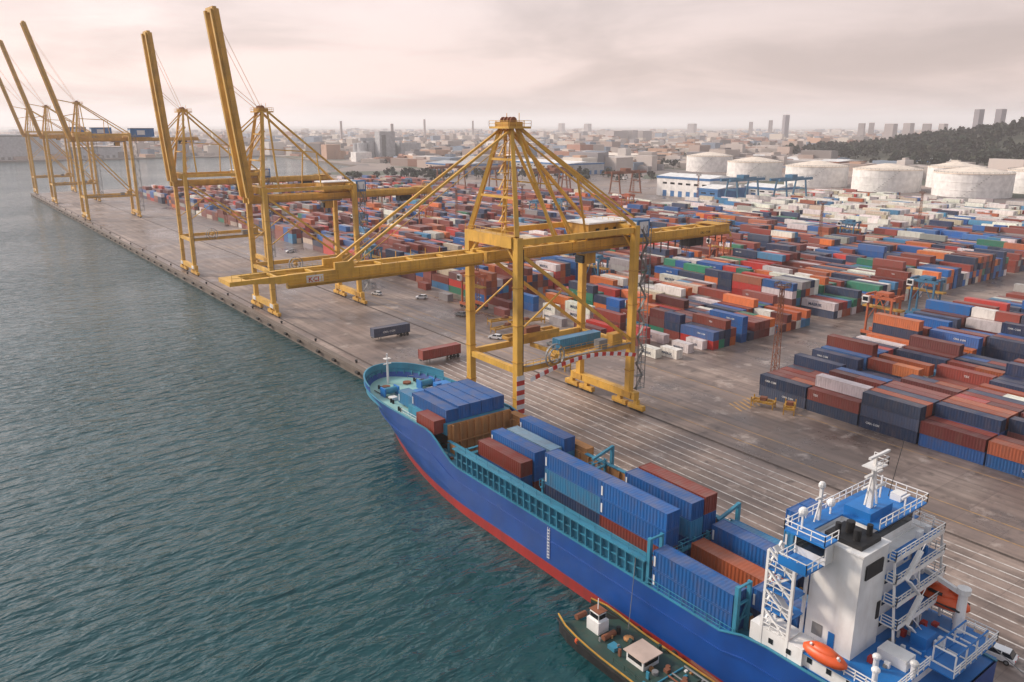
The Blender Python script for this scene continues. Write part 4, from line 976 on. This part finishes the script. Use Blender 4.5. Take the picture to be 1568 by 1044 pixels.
TT=[tree_template(i,i%2==0) for i in range(8)]
Vs=[];Fs=[];Cs=[];nn=0
def addtree(x,y,z,h):
    global nn
    V,F,br=TT[rng.integers(8)]; a_=rng.uniform(0,6.28); c_,s_=math.cos(a_),math.sin(a_); w=h*rng.uniform(.8,1.3)
    Q=np.stack([(V[:,0]*c_-V[:,1]*s_)*w+x,(V[:,0]*s_+V[:,1]*c_)*w+y,V[:,2]*h+z],1)
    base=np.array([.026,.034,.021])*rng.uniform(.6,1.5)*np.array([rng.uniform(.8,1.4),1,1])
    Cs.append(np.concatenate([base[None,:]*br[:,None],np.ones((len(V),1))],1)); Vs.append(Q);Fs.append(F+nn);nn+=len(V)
cnt=0
while cnt<4000:
    x=rng.uniform(1000,2300);y=rng.uniform(-300,1000);z=hill(x,y)
    if z<3 or x*x+y*y>2200**2: continue
    if math.sin(x*.014+2)*math.sin(y*.017)>.5: continue
    addtree(x,y,z-.5,rng.uniform(9,19)); cnt+=1
for i in range(3000):
    r_=900*math.exp(rng.uniform(0,1.3)); az=math.radians(rng.uniform(25,75)); x=r_*math.sin(az);y=r_*math.cos(az)
    if inwater(x,y) or 690<x<930 and 230<y<770: continue
    if math.sin(x*.011)*math.cos(y*.009+1)<0.0: continue
    addtree(x,y,0,rng.uniform(6,13))
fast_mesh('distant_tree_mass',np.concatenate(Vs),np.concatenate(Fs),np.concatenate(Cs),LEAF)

# ---------------------------------------------------------------- haze
if HAZE:
    hz=MB(); R2=15000; hz.box(-R2,R2,-3000,R2,-2.6,200,None)
    m=bpy.data.materials.new('air_haze'); m.use_nodes=True; nt=m.node_tree; nt.nodes.remove(nt.nodes['Principled BSDF'])
    DEN=0.000115
    vs_=nt.nodes.new('ShaderNodeVolumeScatter'); vs_.inputs['Density'].default_value=DEN; vs_.inputs['Color'].default_value=(1.0,0.96,0.96,1); vs_.inputs['Anisotropy'].default_value=0.2
    em=nt.nodes.new('ShaderNodeEmission'); em.inputs['Color'].default_value=(1.0,0.86,0.84,1); em.inputs['Strength'].default_value=DEN*0.26  # faint glow added to the haze, standing in for missing multiple scattering
    ad=nt.nodes.new('ShaderNodeAddShader'); nt.links.new(vs_.outputs[0],ad.inputs[0]); nt.links.new(em.outputs[0],ad.inputs[1])
    nt.links.new(ad.outputs[0],nt.nodes['Material Output'].inputs['Volume'])
    hz.mats=[m]; hz.build('sky_haze')

# ---------------------------------------------------------------- light, world, camera
sd=Vector((-0.50,0.70,0.54)).normalized()
elev=math.asin(sd.z); rot=math.atan2(sd.x,sd.y)
sun=bpy.data.lights.new('sun','SUN'); sun.energy=3.0; sun.angle=math.radians(9); sun.color=(1,0.85,0.70)
so=bpy.data.objects.new('sun',sun); COL.objects.link(so); so.rotation_euler=(-sd).to_track_quat('-Z','Y').to_euler()
w=bpy.data.worlds.new('World'); scene.world=w; w.use_nodes=True; nt=w.node_tree; L=nt.links
bgn=nt.nodes['Background']; bgn.inputs['Strength'].default_value=0.1
sky=nt.nodes.new('ShaderNodeTexSky'); sky.sky_type='NISHITA'; sky.sun_disc=False; sky.sun_elevation=elev; sky.sun_rotation=rot; sky.dust_density=4
tc=nt.nodes.new('ShaderNodeTexCoord')
sep=nt.nodes.new('ShaderNodeSeparateXYZ'); L.new(tc.outputs['Generated'],sep.inputs[0])
ramp=nt.nodes.new('ShaderNodeValToRGB'); e=ramp.color_ramp.elements
e[0].position=0.0; e[0].color=(0.90,0.73,0.69,1); e[1].position=1.0; e[1].color=(0.50,0.54,0.62,1)
for p,c in((0.05,(0.97,0.77,0.71)),(0.14,(0.94,0.79,0.76)),(0.3,(0.88,0.81,0.84)),(0.5,(0.68,0.69,0.74))):
    q_=e.new(p); q_.color=(*c,1)
L.new(sep.outputs['Z'],ramp.inputs[0])
zz=nt.nodes.new('ShaderNodeMath'); zz.operation='ADD'; zz.inputs[1].default_value=0.16; L.new(sep.outputs['Z'],zz.inputs[0])
dv=nt.nodes.new('ShaderNodeVectorMath'); dv.operation='SCALE'
inv=nt.nodes.new('ShaderNodeMath'); inv.operation='DIVIDE'; inv.inputs[0].default_value=1; L.new(zz.outputs[0],inv.inputs[1])
L.new(tc.outputs['Generated'],dv.inputs[0]); L.new(inv.outputs[0],dv.inputs['Scale'])
ns=nt.nodes.new('ShaderNodeTexNoise'); ns.inputs['Scale'].default_value=0.75; ns.inputs['Detail'].default_value=7; ns.inputs['Roughness'].default_value=0.54; ns.inputs['Distortion'].default_value=0.4; L.new(dv.outputs[0],ns.inputs['Vector'])
mr=nt.nodes.new('ShaderNodeMapRange'); mr.interpolation_type='SMOOTHSTEP'; mr.inputs[1].default_value=0.34; mr.inputs[2].default_value=0.64; mr.inputs[3].default_value=0.80; mr.inputs[4].default_value=1.10; L.new(ns.outputs['Fac'],mr.inputs[0])
nrm=nt.nodes.new('ShaderNodeVectorMath'); nrm.operation='DOT_PRODUCT'; nrm.inputs[1].default_value=tuple(sd); L.new(tc.outputs['Generated'],nrm.inputs[0])
sr=nt.nodes.new('ShaderNodeMapRange'); sr.inputs[1].default_value=-0.1; sr.inputs[2].default_value=0.8; sr.inputs[3].default_value=0.82; sr.inputs[4].default_value=1.22; L.new(nrm.outputs['Value'],sr.inputs[0])
mxx=nt.nodes.new('ShaderNodeMath'); mxx.operation='MAXIMUM'; mxx.inputs[1].default_value=0; L.new(nrm.outputs['Value'],mxx.inputs[0])
pw=nt.nodes.new('ShaderNodeMath'); pw.operation='POWER'; pw.inputs[1].default_value=10; L.new(mxx.outputs[0],pw.inputs[0])
ad=nt.nodes.new('ShaderNodeMath'); ad.operation='MULTIPLY_ADD'; ad.inputs[1].default_value=3.2; L.new(pw.outputs[0],ad.inputs[0]); L.new(sr.outputs[0],ad.inputs[2])
mm=nt.nodes.new('ShaderNodeMath'); mm.operation='MULTIPLY'; L.new(mr.outputs[0],mm.inputs[0]); L.new(ad.outputs[0],mm.inputs[1])
m10=nt.nodes.new('ShaderNodeMath'); m10.operation='MULTIPLY'; m10.inputs[1].default_value=10; L.new(mm.outputs[0],m10.inputs[0])
scl=nt.nodes.new('ShaderNodeVectorMath'); scl.operation='SCALE'; L.new(ramp.outputs[0],scl.inputs[0]); L.new(m10.outputs[0],scl.inputs['Scale'])
mx=nt.nodes.new('ShaderNodeMix'); mx.data_type='RGBA'; mx.inputs[0].default_value=0.9; L.new(sky.outputs[0],mx.inputs[6]); L.new(scl.outputs[0],mx.inputs[7])
L.new(mx.outputs[2],bgn.inputs['Color'])

cam=bpy.data.cameras.new('camera'); cam.lens=27.55; cam.sensor_width=36; cam.clip_start=0.5; cam.clip_end=60000
co=bpy.data.objects.new('camera',cam); COL.objects.link(co); co.location=(0,0,62); co.rotation_euler=(math.radians(90-15.46),0,math.radians(-36.9))
scene.camera=co
scene.view_settings.view_transform='Standard'; scene.view_settings.look='None'; scene.view_settings.exposure=0
print('objects',len(bpy.data.objects))
